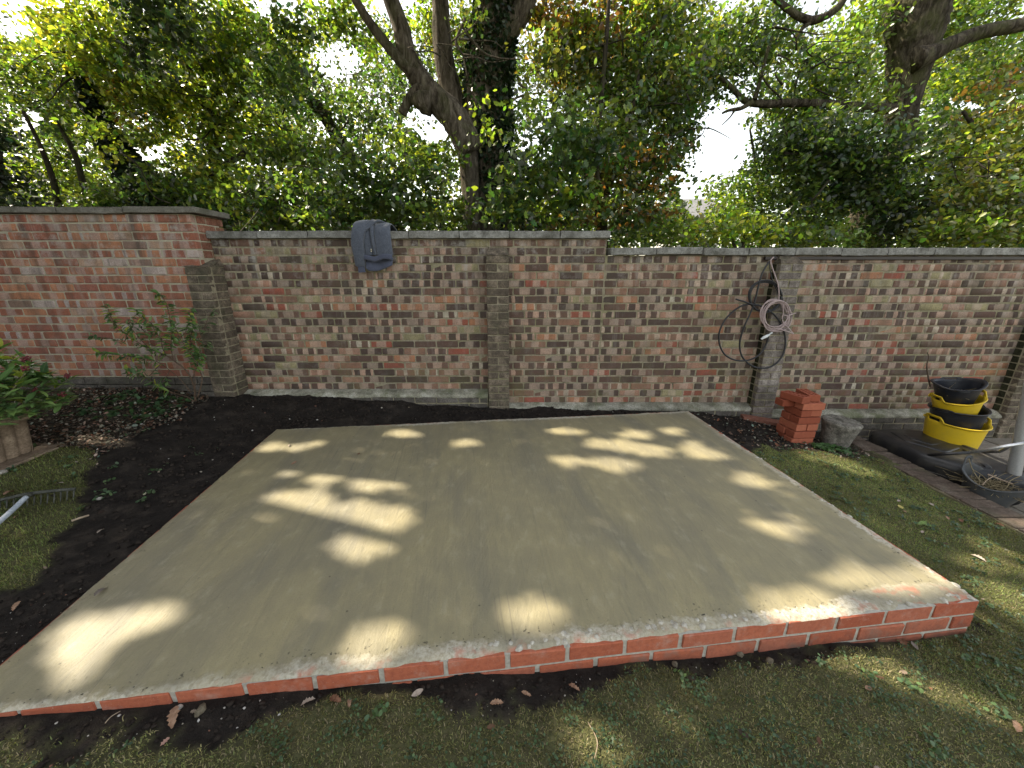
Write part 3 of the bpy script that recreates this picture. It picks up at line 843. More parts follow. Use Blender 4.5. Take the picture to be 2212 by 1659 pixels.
def gap_keep(C, r):
    """crown outlines: openings between the crowns where the sky stands clear"""
    y = C[:, 1]; zr = C[:, 2]-CAM_H
    zc = y*CP - zr*SP; up = y*SP + zr*CP
    px = 1106 + 820*C[:, 0]/np.maximum(zc, .1); py = 829.5 - 820*up/np.maximum(zc, .1)
    keep = np.ones(len(C), bool)
    w1 = fbm(px, py, .021, 4, 5)*34; w2 = fbm(px, py, .021, 4, 9)*34; jit = r.normal(size=len(C))*.28 + (r.random(len(C)) < .10)*2
    for x, yy, rx, ry in GAPS:
        q = ((px+w1-x)/rx)**2 + ((py+w2-yy)/ry)**2 + jit
        keep &= q > 1
    return keep
def blob(px, py, Y, rx, ry, pal, dens=1.0, leaf=.088, depth=None, shape='d', clump=.125):
    """a bough of leaves centred at world depth Y; rx, ry in display px"""
    c = at(px, py, Y); zc = c.y*CP - (c.z-CAM_H)*SP
    wx, wz = rx*zc/820, ry*zc/820*1.02
    dp = depth or min(wx, wz)*.9
    lp = leaf*820/zc
    n = int(dens*2.9*math.pi*rx*ry/(.30*lp*lp))
    k = max(4, n//17)
    d = rand_dirs(k, rng); rad = rng.random((k, 1))**.42
    cl = np.array(c) + d*rad*np.array([wx, dp, wz])
    who = rng.integers(0, k, n)
    C = cl[who] + rng.normal(size=(n, 3))*np.array([clump, clump, clump*.55])
    k1 = (C[:, 1] > 4.35) & (C[:, 2] > .2); C = C[k1]; who = who[k1]
    k1 = sun_open(C) & gap_keep(C, rng); C = C[k1]; who = who[k1]
    col = np.array([PAL[p] for p in (pal if isinstance(pal, (list, tuple)) else [pal])])
    ccol = col[rng.integers(0, len(col), k)]*np.exp(rng.normal(size=(k, 1))*.34)
    cc = ccol[who]
    return leaves_np(C, leaf, cc, rng, shape)
def crown(parent, specs, name='crown', mat=None):
    parts = [blob(*s[0], **s[1]) if isinstance(s[0], tuple) else blob(*s) for s in specs]
    V = np.concatenate([p[0] for p in parts]); Cc = np.concatenate([p[2] for p in parts])
    F = []; o = 0
    for p in parts: F.append(p[1]+o); o += len(p[0])
    return link(name, mesh_np(name, V, np.concatenate(F), mat or m_leaf, False, {'col': Cc}), parent, (0, 0, 0))
def bark_mat(name, c1, c2, c3, moss=.3):
    g = G(name, .95, .1); p = g.pos()
    a = g.noise(g.mapv(p, (1, 1, .28)), 14, 6, .7, .6); b = g.noise(g.mapv(p, (1, 1, .2)), 46, 4, .7)
    c = g.ramp(a.outputs[0], [(.36, c1), (.5, c2), (.66, c3)])
    c = g.mix(g.math('MULTIPLY', g.ramp(g.noise(p, 3, 5, .7).outputs[0], [(.45, 0.0), (.62, 1.0)]), moss), c, (.07,.08,.025))
    g.color(c); g.bump(g.math('ADD', a.outputs[0], g.math('MULTIPLY', b.outputs[0], .6)), 1.0, .04)
    return g.m
m_bark = bark_mat('oak_bark', (.045,.035,.028), (.12,.10,.08), (.24,.205,.17), .45)
m_bark3 = bark_mat('fissured_oak_bark', (.02,.016,.012), (.06,.05,.038), (.135,.115,.088), .5)
m_barkd = bark_mat('dark_bark', (.018,.015,.012), (.045,.038,.03), (.085,.072,.055), .3)
def limb(pts, Y, rs, seg=14, rough=.06, sub=7, seed=1):
    """pts: display px (x, y[, Y]); rs: half widths in px"""
    P = []; R = []
    for i, p in enumerate(pts):
        y = p[2] if len(p) > 2 else Y
        w = at(p[0], p[1], y); zc = w.y*CP - (w.z-CAM_H)*SP
        P.append(w); R.append(rs[i]*zc/820)
    C = catmull(P, sub)
    t = np.linspace(0, len(P)-1, len(C)); Rr = np.interp(t, np.arange(len(P)), R)
    return tube_np(C, list(Rr), seg, rough, seed)
def wood(parent, limbs, mat, name='trunk'):
    V, F = join_np(limbs)
    return link(name, mesh_np(name, V, F, mat, True), parent, (0, 0, 0))
def twigs(specs, n, r, thin=1.6):
    """fine branches wandering out from points (px, py, Y) inside the crown"""
    out = []
    for i in range(n):
        px, py, Y, rx, ry = random.choice(specs)
        x = px + random.uniform(-rx, rx)*.8; y = py + random.uniform(-ry, ry)*.7; yy = Y + random.uniform(-.5, .5)
        a = random.uniform(0, 6.28); pts = [(x, y, yy)]; L = random.uniform(18, 40)
        for k in range(random.randint(2, 4)):
            a += random.gauss(0, .5)
            x += math.cos(a)*L; y += math.sin(a)*L*.7; pts.append((x, y, yy + random.uniform(-.2, .2)))
        rs = list(np.linspace(thin*random.uniform(.7, 1.5), .5, len(pts)))
        out.append(limb(pts, Y, rs, 5, 0, 4, i))
    return out
def ivy_on(pts, Y, half, n, size=.085, side=0.0, name='ivy', parent=None, col=(.018,.036,.014), yoff=.0):
    P = [at(p[0], p[1], p[2] if len(p) > 2 else Y) for p in pts]
    C = np.array([tuple(v) for v in catmull(P, 12)])
    t = rng.uniform(0, len(C)-1.001, n); i = t.astype(int); f = (t-i)[:, None]
    c = C[i]*(1-f) + C[i+1]*f
    H = np.interp(t/len(C)*(len(P)-1), np.arange(len(P)), half)
    zc = c[:, 1]*CP - (c[:, 2]-CAM_H)*SP
    H = H*zc/820
    th = rng.uniform(0, 2*np.pi, n); rr = H*(1 + rng.normal(size=n)*.12)
    c = c + np.stack([np.cos(th)*rr, np.sin(th)*rr, rng.normal(size=n)*.05], -1)
    c = c[sun_open(c)]
    V, F, K_ = leaves_np(c, size, np.repeat([col], len(c), 0), rng, 'd', .2)
    return link(name, mesh_np(name, V, F, m_ivy, False, {'col': K_}), parent, (0, 0, 0))

# central oak
T1 = empty('oak_tree', tuple(at(1050, 560, 7.4)*1.0), 'forked oak with pale bark and an ivy-clad stem behind the middle wall', 'tree')
T1.location.z = -.1
wood(T1, [
 limb([(1025,640),(1020,520),(1017,420),(1010,330),(1000,285)], 7.3, [24,21,19,22,30], 18, .07),
 limb([(1075,640),(1070,500),(1062,400),(1052,310),(1048,250),(1052,150),(1062,60),(1075,-40),(1085,-140)], 7.6, [42,38,36,38,44,42,40,38,34], 18, .05, 7, 3),
 limb([(1020,330),(985,262),(940,212),(905,170),(880,120),(866,60),(838,-20),(815,-110)], 7.2, [30,30,26,23,20,18,16,13], 16, .07, 8, 5),
 limb([(1010,290),(985,235),(965,160),(955,80),(950,0),(935,-110)], 7.7, [28,25,22,20,18,14], 14, .06, 7, 7),
 limb([(893,160),(850,115),(815,70),(780,20),(745,-40)], 7.1, [13,11,10,9,8], 10, .08, 6, 9),
 limb([(915,195),(896,200),(880,222),(868,246)], 7.1, [16,11,10,9], 10, .1, 5, 11),
 limb([(930,225),(905,222),(896,230)], 7.05, [24,20,8], 10, .08, 5, 11),
 limb([(1070,90),(1100,60),(1130,20),(1150,-40)], 7.5, [22,24,22,18], 12, .06, 6, 13),
 limb([(1008,20),(1003,45),(985,90),(1000,120),(1010,170)], 6.9, [3,3,2.6,2,1.2], 6, .05, 5, 15),
 limb([(1000,60),(1040,110),(1075,125),(1125,128)], 6.8, [2.4,2.2,1.8,1], 6, .05, 5, 16),
 limb([(1120,180),(1140,200),(1110,215),(1100,240)], 6.6, [2.4,2.6,2.2,1.5], 6, .05, 5, 17),
], m_bark)
ivy_on([(1100,640),(1088,480),(1075,400),(1062,310),(1056,250),(1056,150),(1066,60),(1080,-60)], 7.62, [50,46,44,46,48,48,46,44], 9000, .085, parent=T1)
specs1 = [
 (600,445,6.6,150,70,('mid','oak','lush')),(740,430,6.0,130,75,('mid','oak','mid')),(860,400,5.9,100,70,('mid','oak')),(950,455,5.8,70,42,('mid','oak','lush')),(900,330,6.6,90,50,('mid','lush')),(680,345,6.8,110,50,('mid','lush')),
 (760,250,8.5,60,60,('oak','mid'),.8),(840,300,8.2,60,50,'oak',.8),(650,230,8.5,50,60,'oak',.7),(770,60,7.6,80,50,('mid','lush'),.8),(720,20,7.4,60,30,('mid','lush'),.8),(840,190,8.6,50,50,'oak',.6),
 (985,100,8.6,60,100,('mid','olive'),.7),(930,40,8.4,50,50,('mid','lush'),.7),(1010,20,6.9,40,30,'mid',.5),
 ((1190,360,5.7,110,80,('oak','oak','mid')),dict(shape='o', leaf=.11)),((1270,300,6.0,110,80,('oak','mid'),.9),dict(shape='o', leaf=.11)),((1120,420,5.6,60,70,('oak','mid')),dict(shape='o', leaf=.11)),
 ((1240,440,5.8,100,50,('oak','mid','lush'),.9),dict(shape='o', leaf=.11)),((1090,455,5.5,50,35,('lush','oak'),.8),dict(shape='o', leaf=.11)),((1160,230,6.2,60,40,('oak','mid'),.7),dict(shape='o', leaf=.11)),
 (1050,260,6.2,16,50,'lush',.7),(1180,130,6.8,60,60,('mid','olive'),.6)]
crown(T1, specs1)
tw = [(600,440,6.6,150,60),(800,400,6.2,150,80),(1200,360,6,100,90),(760,200,8.3,90,90),(960,90,7,60,70)]
wood(T1, twigs(tw, 60, rng), m_bark, 'fine_branch')['kind'] = 'stuff'

# beech-like tree right of the oak with browning leaves
T2 = empty('russet_tree', (2.0, 7.4, -.2), 'slim-trunked tree with russet-tinged leaves right of the ivy-clad oak', 'tree')
wood(T2, [
 limb([(1302,640),(1300,520),(1298,470),(1296,440)], 6.9, [14,13,13,12], 10, .05),
 limb([(1298,450),(1275,400),(1255,350),(1240,280),(1225,200)], 6.9, [9,7,6,5,3], 8, .05), limb([(1298,450),(1320,390),(1345,330),(1362,260),(1380,160)], 6.9, [9,7,6,5,3], 8, .05),
 limb([(1297,450),(1298,390),(1293,300),(1300,200),(1310,80),(1320,-60)], 6.9, [8,7,6,5,5,3], 8, .05), limb([(1345,480),(1368,430),(1400,400)], 6.7, [5,4,2], 6, .05),
 limb([(1292,395),(1288,350),(1289,340)], 6.2, [5,5,3], 6, .05)], m_barkd)
crown(T2, [
 (1290,60,7.6,150,90,('mid','olive','lush','autumn')),(1230,120,7.8,80,70,('autumn','lime','mid')),(1180,45,7.8,50,60,('autumn','lime','autumn'),.9),(1310,180,7.4,130,80,('olive','mid','mid')),(1400,250,7.2,100,110,('mid','oak','olive')),
 (1440,150,7.5,110,110,('mid','oak','olive')),(1440,40,7.6,110,60,('olive','lush','mid')),(1420,390,6.8,70,80,('oak','mid','autumn')),(1330,400,6.6,70,80,('mid','olive','autumn'),.8),(1380,465,6.4,70,36,('mid','autumn','oak')),
 (1210,480,6.6,70,30,('autumn','mid','oak'),.9),(1300,330,7.0,90,60,('mid','olive'),.8),(1480,300,7.3,35,60,'oak',.8)])
wood(T2, twigs([(1320,150,7.4,160,130),(1420,300,7,90,120)], 40, rng), m_barkd, 'fine_branch')['kind'] = 'stuff'

# right oak, thick leaning trunk
T3 = empty('oak_tree', (6.7, 8.4, -.4), 'thick leaning oak behind the lowest wall at the right', 'tree')
wood(T3, [
 limb([(1868,680),(1866,560),(1867,490),(1874,440),(1898,402),(1928,364),(1944,300),(1950,230),(1960,165),(1969,121),(1975,85),(1980,20),(1984,-40),(1990,-160)], 8.0, [36,32,29,27,25,23,24,28,36,42,47,55,58,54], 20, .05, 8, 3),
 limb([(1975,130),(2020,112),(2060,92),(2120,70),(2180,58),(2260,40),(2340,10)], 7.7, [24,17,14,13,13,12,10], 12, .07, 6, 5),
 limb([(1935,235),(1870,232),(1790,225),(1720,222),(1650,224),(1610,218),(1585,195)], 7.6, [10,9,8,8,8,6,5], 10, .08, 6, 7),
 limb([(1625,220),(1600,234),(1575,238),(1560,245)], 7.5, [6,4,3,2], 7, .08, 5, 8), limb([(1590,200),(1560,170),(1530,150),(1515,110)], 7.5, [6,4,3,2], 7, .08, 5, 8),
 limb([(1585,240),(1578,252),(1560,270)], 7.5, [2,1.6,1], 5, .05, 5, 8), limb([(1630,215),(1640,180),(1655,120),(1670,70)], 7.5, [5,4,4,3], 7, .08, 5, 9),
 limb([(1960,-130),(1850,-40),(1810,15),(1765,42),(1725,36),(1690,10),(1640,-30)], 7.4, [9,8,7,8,7,6,5], 10, .12, 6, 10),
 limb([(1760,42),(1735,60),(1720,85)], 7.4, [6,4,2], 7, .05, 5, 10)], m_bark3)
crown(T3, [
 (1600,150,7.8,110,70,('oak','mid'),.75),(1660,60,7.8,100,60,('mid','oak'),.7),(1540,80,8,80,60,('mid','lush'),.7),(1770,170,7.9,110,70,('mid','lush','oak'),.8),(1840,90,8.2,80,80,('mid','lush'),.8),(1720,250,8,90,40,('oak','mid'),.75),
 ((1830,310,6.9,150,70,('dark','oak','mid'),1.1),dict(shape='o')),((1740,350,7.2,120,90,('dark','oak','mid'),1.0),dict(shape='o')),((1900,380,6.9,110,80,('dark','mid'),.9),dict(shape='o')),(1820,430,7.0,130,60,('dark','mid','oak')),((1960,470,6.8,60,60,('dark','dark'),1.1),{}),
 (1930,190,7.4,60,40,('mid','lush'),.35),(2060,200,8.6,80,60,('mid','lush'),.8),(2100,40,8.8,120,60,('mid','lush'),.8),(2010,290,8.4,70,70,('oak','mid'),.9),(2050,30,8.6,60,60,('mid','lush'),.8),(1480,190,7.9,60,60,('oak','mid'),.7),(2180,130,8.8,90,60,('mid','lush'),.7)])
wood(T3, twigs([(1650,120,7.6,120,90),(1800,330,7.1,150,90),(1780,150,7.7,100,60)], 60, rng, 2.0), m_barkd, 'fine_branch')['kind'] = 'stuff'

T4 = empty('olive_tree', (7.6, 6.8, -.4), 'dense yellow-green tree filling the right edge behind the lowest wall', 'tree')
wood(T4, [limb([(2190,640),(2180,500),(2160,400),(2120,300),(2080,240)], 7.2, [14,12,9,6,3], 10, .05), limb([(2165,420),(2200,350),(2230,260)], 7.2, [9,6,3], 8, .05)], m_barkd)
crown(T4, [(2150,330,7.0,120,90,('olive','lime','mid')),(2180,230,7.4,100,70,('olive','mid','autumn'),.9),(2130,430,6.6,130,70,('olive','mid','olive')),(2100,490,6.2,130,40,('mid','olive','lush')),(2240,480,6.4,90,70,('olive','mid')),(2020,500,6.2,60,26,('olive','lush','mid')),(2240,380,7.2,60,120,('olive','mid'))])
wood(T4, twigs([(2130,400,6.6,100,90)], 24, rng), m_barkd, 'fine_branch')['kind'] = 'stuff'

T5 = empty('lime_shrub', (2.8, 6.2, -.2), 'bright lime-green bush just above the coping left of the leaning oak', 'shrub')
wood(T5, [limb([(1590,600),(1585,520),(1570,480)], 6.2, [6,4,2], 8, .05), limb([(1590,600),(1610,510),(1640,470)], 6.2, [6,4,2], 8, .05)], m_barkd, 'stem')
crown(T5, [(1560,500,6.0,75,36,('lush','lime')),(1640,505,6.1,60,30,('lush','lime','mid')),(1720,510,6.2,60,24,('lush','mid')),(1450,500,6.2,50,26,('mid','lush')),(1800,515,6.2,50,20,('mid','oak'))])
T6 = empty('young_ash', (3.4, 8.2, -.2), 'airy small-leaved young tree beside the open sky gap', 'tree')
wood(T6, [limb([(1650,640),(1645,500),(1640,420),(1630,340),(1620,280)], 8, [6,5,4,3,2], 8, .05)], m_barkd)
crown(T6, [((1640,400,8.0,90,80,('mid','oak','lush'),.55),dict(leaf=.07)),((1590,440,8.0,70,60,('lush','mid'),.5),dict(leaf=.07)),((1660,320,8.0,50,60,('mid','oak'),.5),dict(leaf=.07))])

# left side
T7 = empty('maple_tree', (-4.2, 8.4, .1), 'broad maple with bright sunlit yellow-green leaves above the tall red wall', 'tree')
wood(T7, [
 limb([(500,640),(480,480),(465,350),(462,260),(470,180),(485,80),(500,-60)], 8.2, [14,14,13,12,10,8,6], 10, .06), limb([(464,300),(500,240),(540,200),(620,180)], 8.0, [7,6,5,3], 8, .06), limb([(465,250),(400,190),(330,160),(250,150)], 7.9, [7,6,4,3], 8, .06),
 limb([(480,130),(430,100),(390,60),(330,20)], 7.8, [6,5,4,2], 8, .06), limb([(530,330),(480,360),(440,390)], 7.6, [6,5,3], 8, .06), limb([(560,60),(600,140),(660,200),(700,250),(730,300),(770,350)], 8.6, [11,12,13,13,12,10], 9, .06)], m_barkd)
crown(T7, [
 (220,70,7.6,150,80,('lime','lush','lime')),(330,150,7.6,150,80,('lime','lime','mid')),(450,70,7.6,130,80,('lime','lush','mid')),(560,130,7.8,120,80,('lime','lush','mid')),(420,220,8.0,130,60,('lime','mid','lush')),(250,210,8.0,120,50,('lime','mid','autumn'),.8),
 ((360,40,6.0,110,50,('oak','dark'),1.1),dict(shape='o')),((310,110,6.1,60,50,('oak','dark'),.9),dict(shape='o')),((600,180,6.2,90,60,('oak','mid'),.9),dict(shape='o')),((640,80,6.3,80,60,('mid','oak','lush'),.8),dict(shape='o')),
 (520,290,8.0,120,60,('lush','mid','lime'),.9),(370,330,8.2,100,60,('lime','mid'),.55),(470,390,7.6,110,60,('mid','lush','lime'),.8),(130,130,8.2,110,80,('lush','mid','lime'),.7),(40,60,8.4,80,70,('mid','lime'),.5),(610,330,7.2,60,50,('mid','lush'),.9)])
wood(T7, twigs([(300,150,7.8,200,120),(500,250,8,150,120)], 60, rng), m_barkd, 'fine_branch')['kind'] = 'stuff'
T8 = empty('ivy_tree', (-5.4, 7.8, .1), 'dark ivy-smothered trunk leaning left above the tall red wall', 'tree')
wood(T8, [limb([(400,520),(345,430),(300,370),(240,300),(200,220),(170,120),(150,20)], 7.9, [14,12,11,10,9,7,5], 10, .06), limb([(130,480),(122,420),(105,360),(80,300),(50,240)], 7.6, [7,6,5,4,3], 8, .06),
 limb([(195,470),(180,400),(160,330),(120,260)], 7.8, [7,6,5,3], 8, .06), limb([(260,330),(300,360),(330,420),(370,440)], 6.6, [1.5,1.5,1.4,1], 5, .0)], m_barkd)
ivy_on([(420,560),(350,440),(290,370),(235,300),(195,220),(170,140)], 7.8, [60,50,30,20,14,8], 6500, .095, parent=T8, col=(.014,.026,.013))
crown(T8, [(140,300,8.4,120,80,('mid','dark','lush'),.6),(80,400,8.2,110,50,('mid','lush','lime'),.8),(170,190,8.6,100,60,('mid','dark'),.6),(60,210,8.4,80,60,('mid','dark'),.6),(230,420,8.0,70,36,('mid','lush'),.7),(250,300,7.2,70,50,('mid','lush','lime'),.5),(320,400,7.2,70,40,('mid','oak'),.5)])
T9 = empty('evergreen_shrub', (-6.3, 6.4, .1), 'nearly black evergreen at the left edge of the photo above the tall wall', 'shrub')
wood(T9, [limb([(-10,600),(-5,450),(0,330)], 6.6, [12,9,4], 8, .05)], m_barkd, 'stem')
crown(T9, [(-10,400,6.6,60,70,('dark','dark')),(-10,300,6.8,40,50,('dark','dark')),(30,440,6.5,60,24,('dark','mid'))], mat=m_ivy)

# low hedge and the far woodland that closes the view
GAPS += []
hd = empty('hedge', (-1.5, 6.6, 0), 'dark undergrowth hedge running low behind the middle wall', 'hedge')
crown(hd, [(560,480,7.4,140,45,('dark','oak','dark')),(760,490,7.2,120,40,('oak','mid','lush')),(900,490,7.2,120,40,('mid','oak')),(1180,490,7.6,120,45,('oak','mid','lush')),(1400,505,7.6,120,30,('mid','oak')),(1700,520,7.6,160,40,('oak','mid','lush')),(1950,520,7.4,140,40,('mid','oak')),(300,450,7.6,200,40,('mid','oak')),(480,430,8.6,130,70,('oak','mid','lush')),(2150,520,7.4,120,50,('mid','oak'))], 'foliage')
fw = []
for x in range(-250, 2500, 150):
    for (yy_, Yd) in ((470, 13), (350, 15), (230, 17), (110, 19)):
        d = 1.1 if yy_ > 400 else .62
        if 1480 < x < 1620 and yy_ > 150 and yy_ < 460: continue
        fw.append(((x+random.uniform(-40, 40), yy_+random.uniform(-25, 25), Yd+random.uniform(-1.5, 1.5), 110, 75, ('far','mid','olive','far'), d), dict(leaf=.17, clump=.30, shape='s')))
o = crown(None, fw, 'woodland'); o['kind'] = 'stuff'

# unseen tree added up-sun; crown carved so the garden gets its dappled shade
T10 = empty('sun_blocking_tree', (-14, 7.5, 0), 'unseen tree beyond the tall wall, its leaf layer carved to dapple the garden', 'tree')
NL_ = 118000
gx = rng.uniform(-7.0, 6.5, NL_); gy = rng.uniform(-3.2, 4.6, NL_)
zt = 6.0 + 2.2*rng.random(NL_)
C = np.stack([gx + sxz*zt, gy + syz*zt, zt], -1)
keep = sun_open(C, .025)
thin = rng.random(NL_) > .2*sstep(.25, .6, fbm(gx, gy, 1.6, 3, 12))
C = C[keep]
V, F, Kc = leaves_np(C, .14, np.repeat([PAL['oak']], len(C), 0), rng, 's', 1.4)
link('crown', mesh_np('crown', V, F, leaf_mat('sun_blocking_leaf', .12, .5, .3), False, {'col': Kc}), T10, (0, 0, 0))
tr = [tube_np(catmull([(-14,7.5,-.3),(-13.6,7.2,3),(-12.4,6.2,4.6),(-10.8,5.4,6.2)], 8), list(np.linspace(.42, .15, 25)), 14, .06, 3)]
for i in range(14):
    ex = random.uniform(-11, -2); ey = random.uniform(.5, 6.0)
    tr.append(tube_np(catmull([(-11.2,5.7,5.8),((-11.2+ex)/2, (5.6+ey)/2, 6.4),(ex, ey, random.uniform(6.4, 7.8))], 6), list(np.linspace(.10, .02, 13)), 7, .05, i))
wood(T10, tr, m_barkd)

# house glimpsed through the gap
hs = empty('house', tuple(at(1500, 520, 26)), 'pale gabled house glimpsed through the gap between the trees', 'building')
hs.location.z = 0
m_rend = simple('pale_render', (.55,.54,.52), (.65,.64,.62), 3, .9); m_roof = simple('grey_roof', (.16,.16,.17), (.24,.24,.25), 8, .8)
a = at(1470, 470, 26); b = at(1560, 470, 26)
box_obj('wall', ((a.x+b.x)/2, 28, a.z/2), (b.x-a.x, 4, a.z), m_rend, hs, .01)
bm = bmesh.new(); ap = at(1462, 440, 26)
for (x, y, z) in ((a.x-.4, 25.8, a.z-.1), (b.x+.4, 25.8, a.z-.1), (b.x+.4, 30.2, a.z-.1), (a.x-.4, 30.2, a.z-.1), (a.x-.4, 28, ap.z+.6), (b.x+.4, 28, ap.z+.6)): bm.verts.new((x, y, z))
bm.verts.ensure_lookup_table(); q = bm.verts
for f in ((0,1,5,4), (2,3,4,5), (0,4,3), (1,2,5), (3,2,1,0)): bm.faces.new([q[i] for i in f])
link('roof', bm_mesh('roof', bm, m_roof), hs, (0, 0, 0))
m_pane = simple('dark_window_glass', (.02,.025,.03), (.03,.035,.04), 3, .1, .5, 0)
for k in (.3, .7): box_obj('window', (a.x*(1-k)+b.x*k, 25.99, a.z*.6), (.9, .06, 1.1), m_pane, hs, .01)

# unseen hedge added at the left to darken the surfaces that face it
hg = empty('light_blocking_hedge', (-7.2, -1.5, 0), 'tall dark hedge added unseen at the left to block side light', 'hedge')
n = 26000
hx = -6.5 - 1.4*rng.random(n)**2; hy = rng.uniform(-7, 3.4, n); hz = 3.9*rng.random(n)
Ch = np.stack([hx + .25*fbm(hy, hz, 1.5, 3), hy, hz], -1); Ch = Ch[sun_open(Ch, .05)]
V, F, Kc = leaves_np(Ch, .15, np.repeat([PAL['dark']], len(Ch), 0), rng, 's', .2)
link('foliage', mesh_np('foliage', V, F, m_ivy, False, {'col': Kc}), hg, (0, 0, 0))
# ------------------------------------------------------------------ jacket on the coping
def fabric(name, c1, c2, bump=.5):
    g = G(name, .95, .1); v = g.objc()
    n = g.noise(v, 55, 5, .8); f = g.noise(v, 480, 2, .7)
    g.color(g.mix(g.ramp(f.outputs[0], [(.35, .5), (.6, 0.0)]), g.ramp(n.outputs[0], [(.35, c1), (.65, c2)]), (c1[0]*.55, c1[1]*.55, c1[2]*.55)))
    g.bump(f.outputs[0], bump, .002)
    g.b.inputs['Sheen Weight'].default_value = .3
    return g.m
m_fab = fabric('slate_blue_marl_fleece', (.070,.080,.108), (.125,.138,.172))
m_rib = fabric('slate_blue_rib', (.070,.078,.118), (.095,.105,.15), .3)
jk = empty('sweatshirt', (-1.3, 3.82, 1.71), 'slate-blue marl sweatshirt slung over the coping of the middle wall', 'sweatshirt')
def drape(name, x0f, x1f, path, mat, foldf, n=34, thick=.009, sub=1):
    """sheet following `path` (y, z) over the coping; x edges given along the path"""
    C = catmull([(0, p[0], p[1]) for p in path], 7)
    m = len(C); V = []; F = []
    for i, c in enumerate(C):
        t = i/(m-1)
        tan = C[min(i+1, m-1)]-C[max(i-1, 0)]; tan.normalize(); nr = Vector((0, -tan.z, tan.y))
        if nr.y > 0 and t > .5: nr = -nr
        nr = Vector((0, tan.z, -tan.y)) if False else nr
        for j in range(n):
            s = j/(n-1)
            f = foldf(s, t)
            edge = min(s, 1-s)
            rnd = -.016*(1-min(1, edge/.10))**2
            x = x0f(t)+(x1f(t)-x0f(t))*s
            out = Vector((0, -1, 0)).lerp(Vector((0, 0, 1)), max(0, min(1, 1-(t-.35)/.25))) if t > .35 else Vector((0, .3, 1)).normalized()
            w = c + out*(f+rnd)
            V.append((x, w.y, w.z))
    for i in range(m-1):
        for j in range(n-1): F.append((i*n+j, i*n+j+1, (i+1)*n+j+1, (i+1)*n+j))
    o = link(name, mesh_np(name, V, F, mat, True), jk, (0, 0, 0))
    md = o.modifiers.new('thick', 'SOLIDIFY'); md.thickness = thick; md.offset = -1
    return o
L_ = lambda a, b: (lambda t: a+(b-a)*t)
def fold_body(s, t):
    k = sstep(.25, .75, t)
    v = -.030*math.exp(-((s-.22-.12*t)/.055)**2)*k + .020*math.exp(-((s-.36-.05*t)/.07)**2)*k - .022*math.exp(-((s-.50+.05*t)/.04)**2)*k + .014*math.exp(-((s-.75)/.18)**2)
    return float(v + .004*math.sin(9*s+4*t))
drape('body', lambda t: -1.43+.045*t, lambda t: -1.165+.045*t, [(4.12,1.55),(4.13,1.68),(4.06,1.745),(3.93,1.770),(3.82,1.758),(3.765,1.70),(3.750,1.60),(3.755,1.485)], m_fab, fold_body, 44)
# waistband: a flattened loop, front higher than back
def band(name, pts_f, h, mat, thick=.006):
    C = catmull(pts_f, 8); V = []; F = []
    for i, c in enumerate(C):
        for j in range(4): V.append((c.x, c.y - .003*math.sin(j), c.z - h*j/3))
    for i in range(len(C)-1):
        for j in range(3): F.append((i*4+j, (i+1)*4+j, (i+1)*4+j+1, i*4+j+1))
    o = link(name, mesh_np(name, V, F, mat, True), jk, (0, 0, 0)); md = o.modifiers.new('thick', 'SOLIDIFY'); md.thickness = thick
    return o
band('waistband', [(-1.385,3.745,1.493),(-1.34,3.735,1.487),(-1.29,3.735,1.474),(-1.25,3.735,1.481),(-1.20,3.73,1.497),(-1.15,3.735,1.495),(-1.122,3.75,1.488)], .047, m_rib)
# back panel hem hanging lower behind, seen into the opening
V = []; F = []
nC = 26
for i in range(nC):
    s = i/(nC-1); x = -1.385+.255*s
    zb = 1.343 + .055*max(0, (s-.35)/.65)**1.4 + .028*max(0, (.12-s)/.12)
    for j in range(8):
        tt = j/7; z = 1.46*(1-tt)+zb*tt
        V.append((x, 3.812 - .040*math.sin(tt*math.pi*.55) - .010*math.sin(s*9), z))
for i in range(nC-1):
    for j in range(7): F.append((i*8+j, (i+1)*8+j, (i+1)*8+j+1, i*8+j+1))
o = link('back_hem', mesh_np('back_hem', V, F, m_rib, True), jk, (0, 0, 0)); md = o.modifiers.new('thick', 'SOLIDIFY'); md.thickness = .008
# sleeve: flattened tapering tube over the coping
def flat_tube(name, pts, ws, ds, mat, seg=20, fold=.0):
    C = catmull(pts, 7); m = len(C); t = np.linspace(0, len(pts)-1, m)
    W = np.interp(t, range(len(pts)), ws); D = np.interp(t, range(len(pts)), ds); V = []; F = []
    for i, c in enumerate(C):
        tan = C[min(i+1, m-1)]-C[max(i-1, 0)]; tan.normalize()
        a = Vector((1, 0, 0)) - tan*tan.x; a.normalize(); b = tan.cross(a)
        for j in range(seg):
            th = 2*math.pi*j/seg; ww = 1+fold*math.sin(3*th+i*.4)
            q = c + a*(math.copysign(abs(math.cos(th))**.8, math.cos(th))*W[i]*ww) + b*(math.copysign(abs(math.sin(th))**.8, math.sin(th))*D[i]*ww)
            V.append(tuple(q))
    for i in range(m-1):
        for j in range(seg): F.append((i*seg+j, i*seg+(j+1) % seg, (i+1)*seg+(j+1) % seg, (i+1)*seg+j))
    return link(name, mesh_np(name, V, F, mat, True), jk, (0, 0, 0))
flat_tube('shoulder', [(-1.16,3.86,1.72),(-1.20,3.83,1.770),(-1.27,3.80,1.785),(-1.33,3.77,1.742),(-1.375,3.745,1.69),(-1.395,3.735,1.60)], [.010,.022,.028,.028,.024,.014], [.008,.010,.012,.012,.012,.008], m_fab, 18, .05)
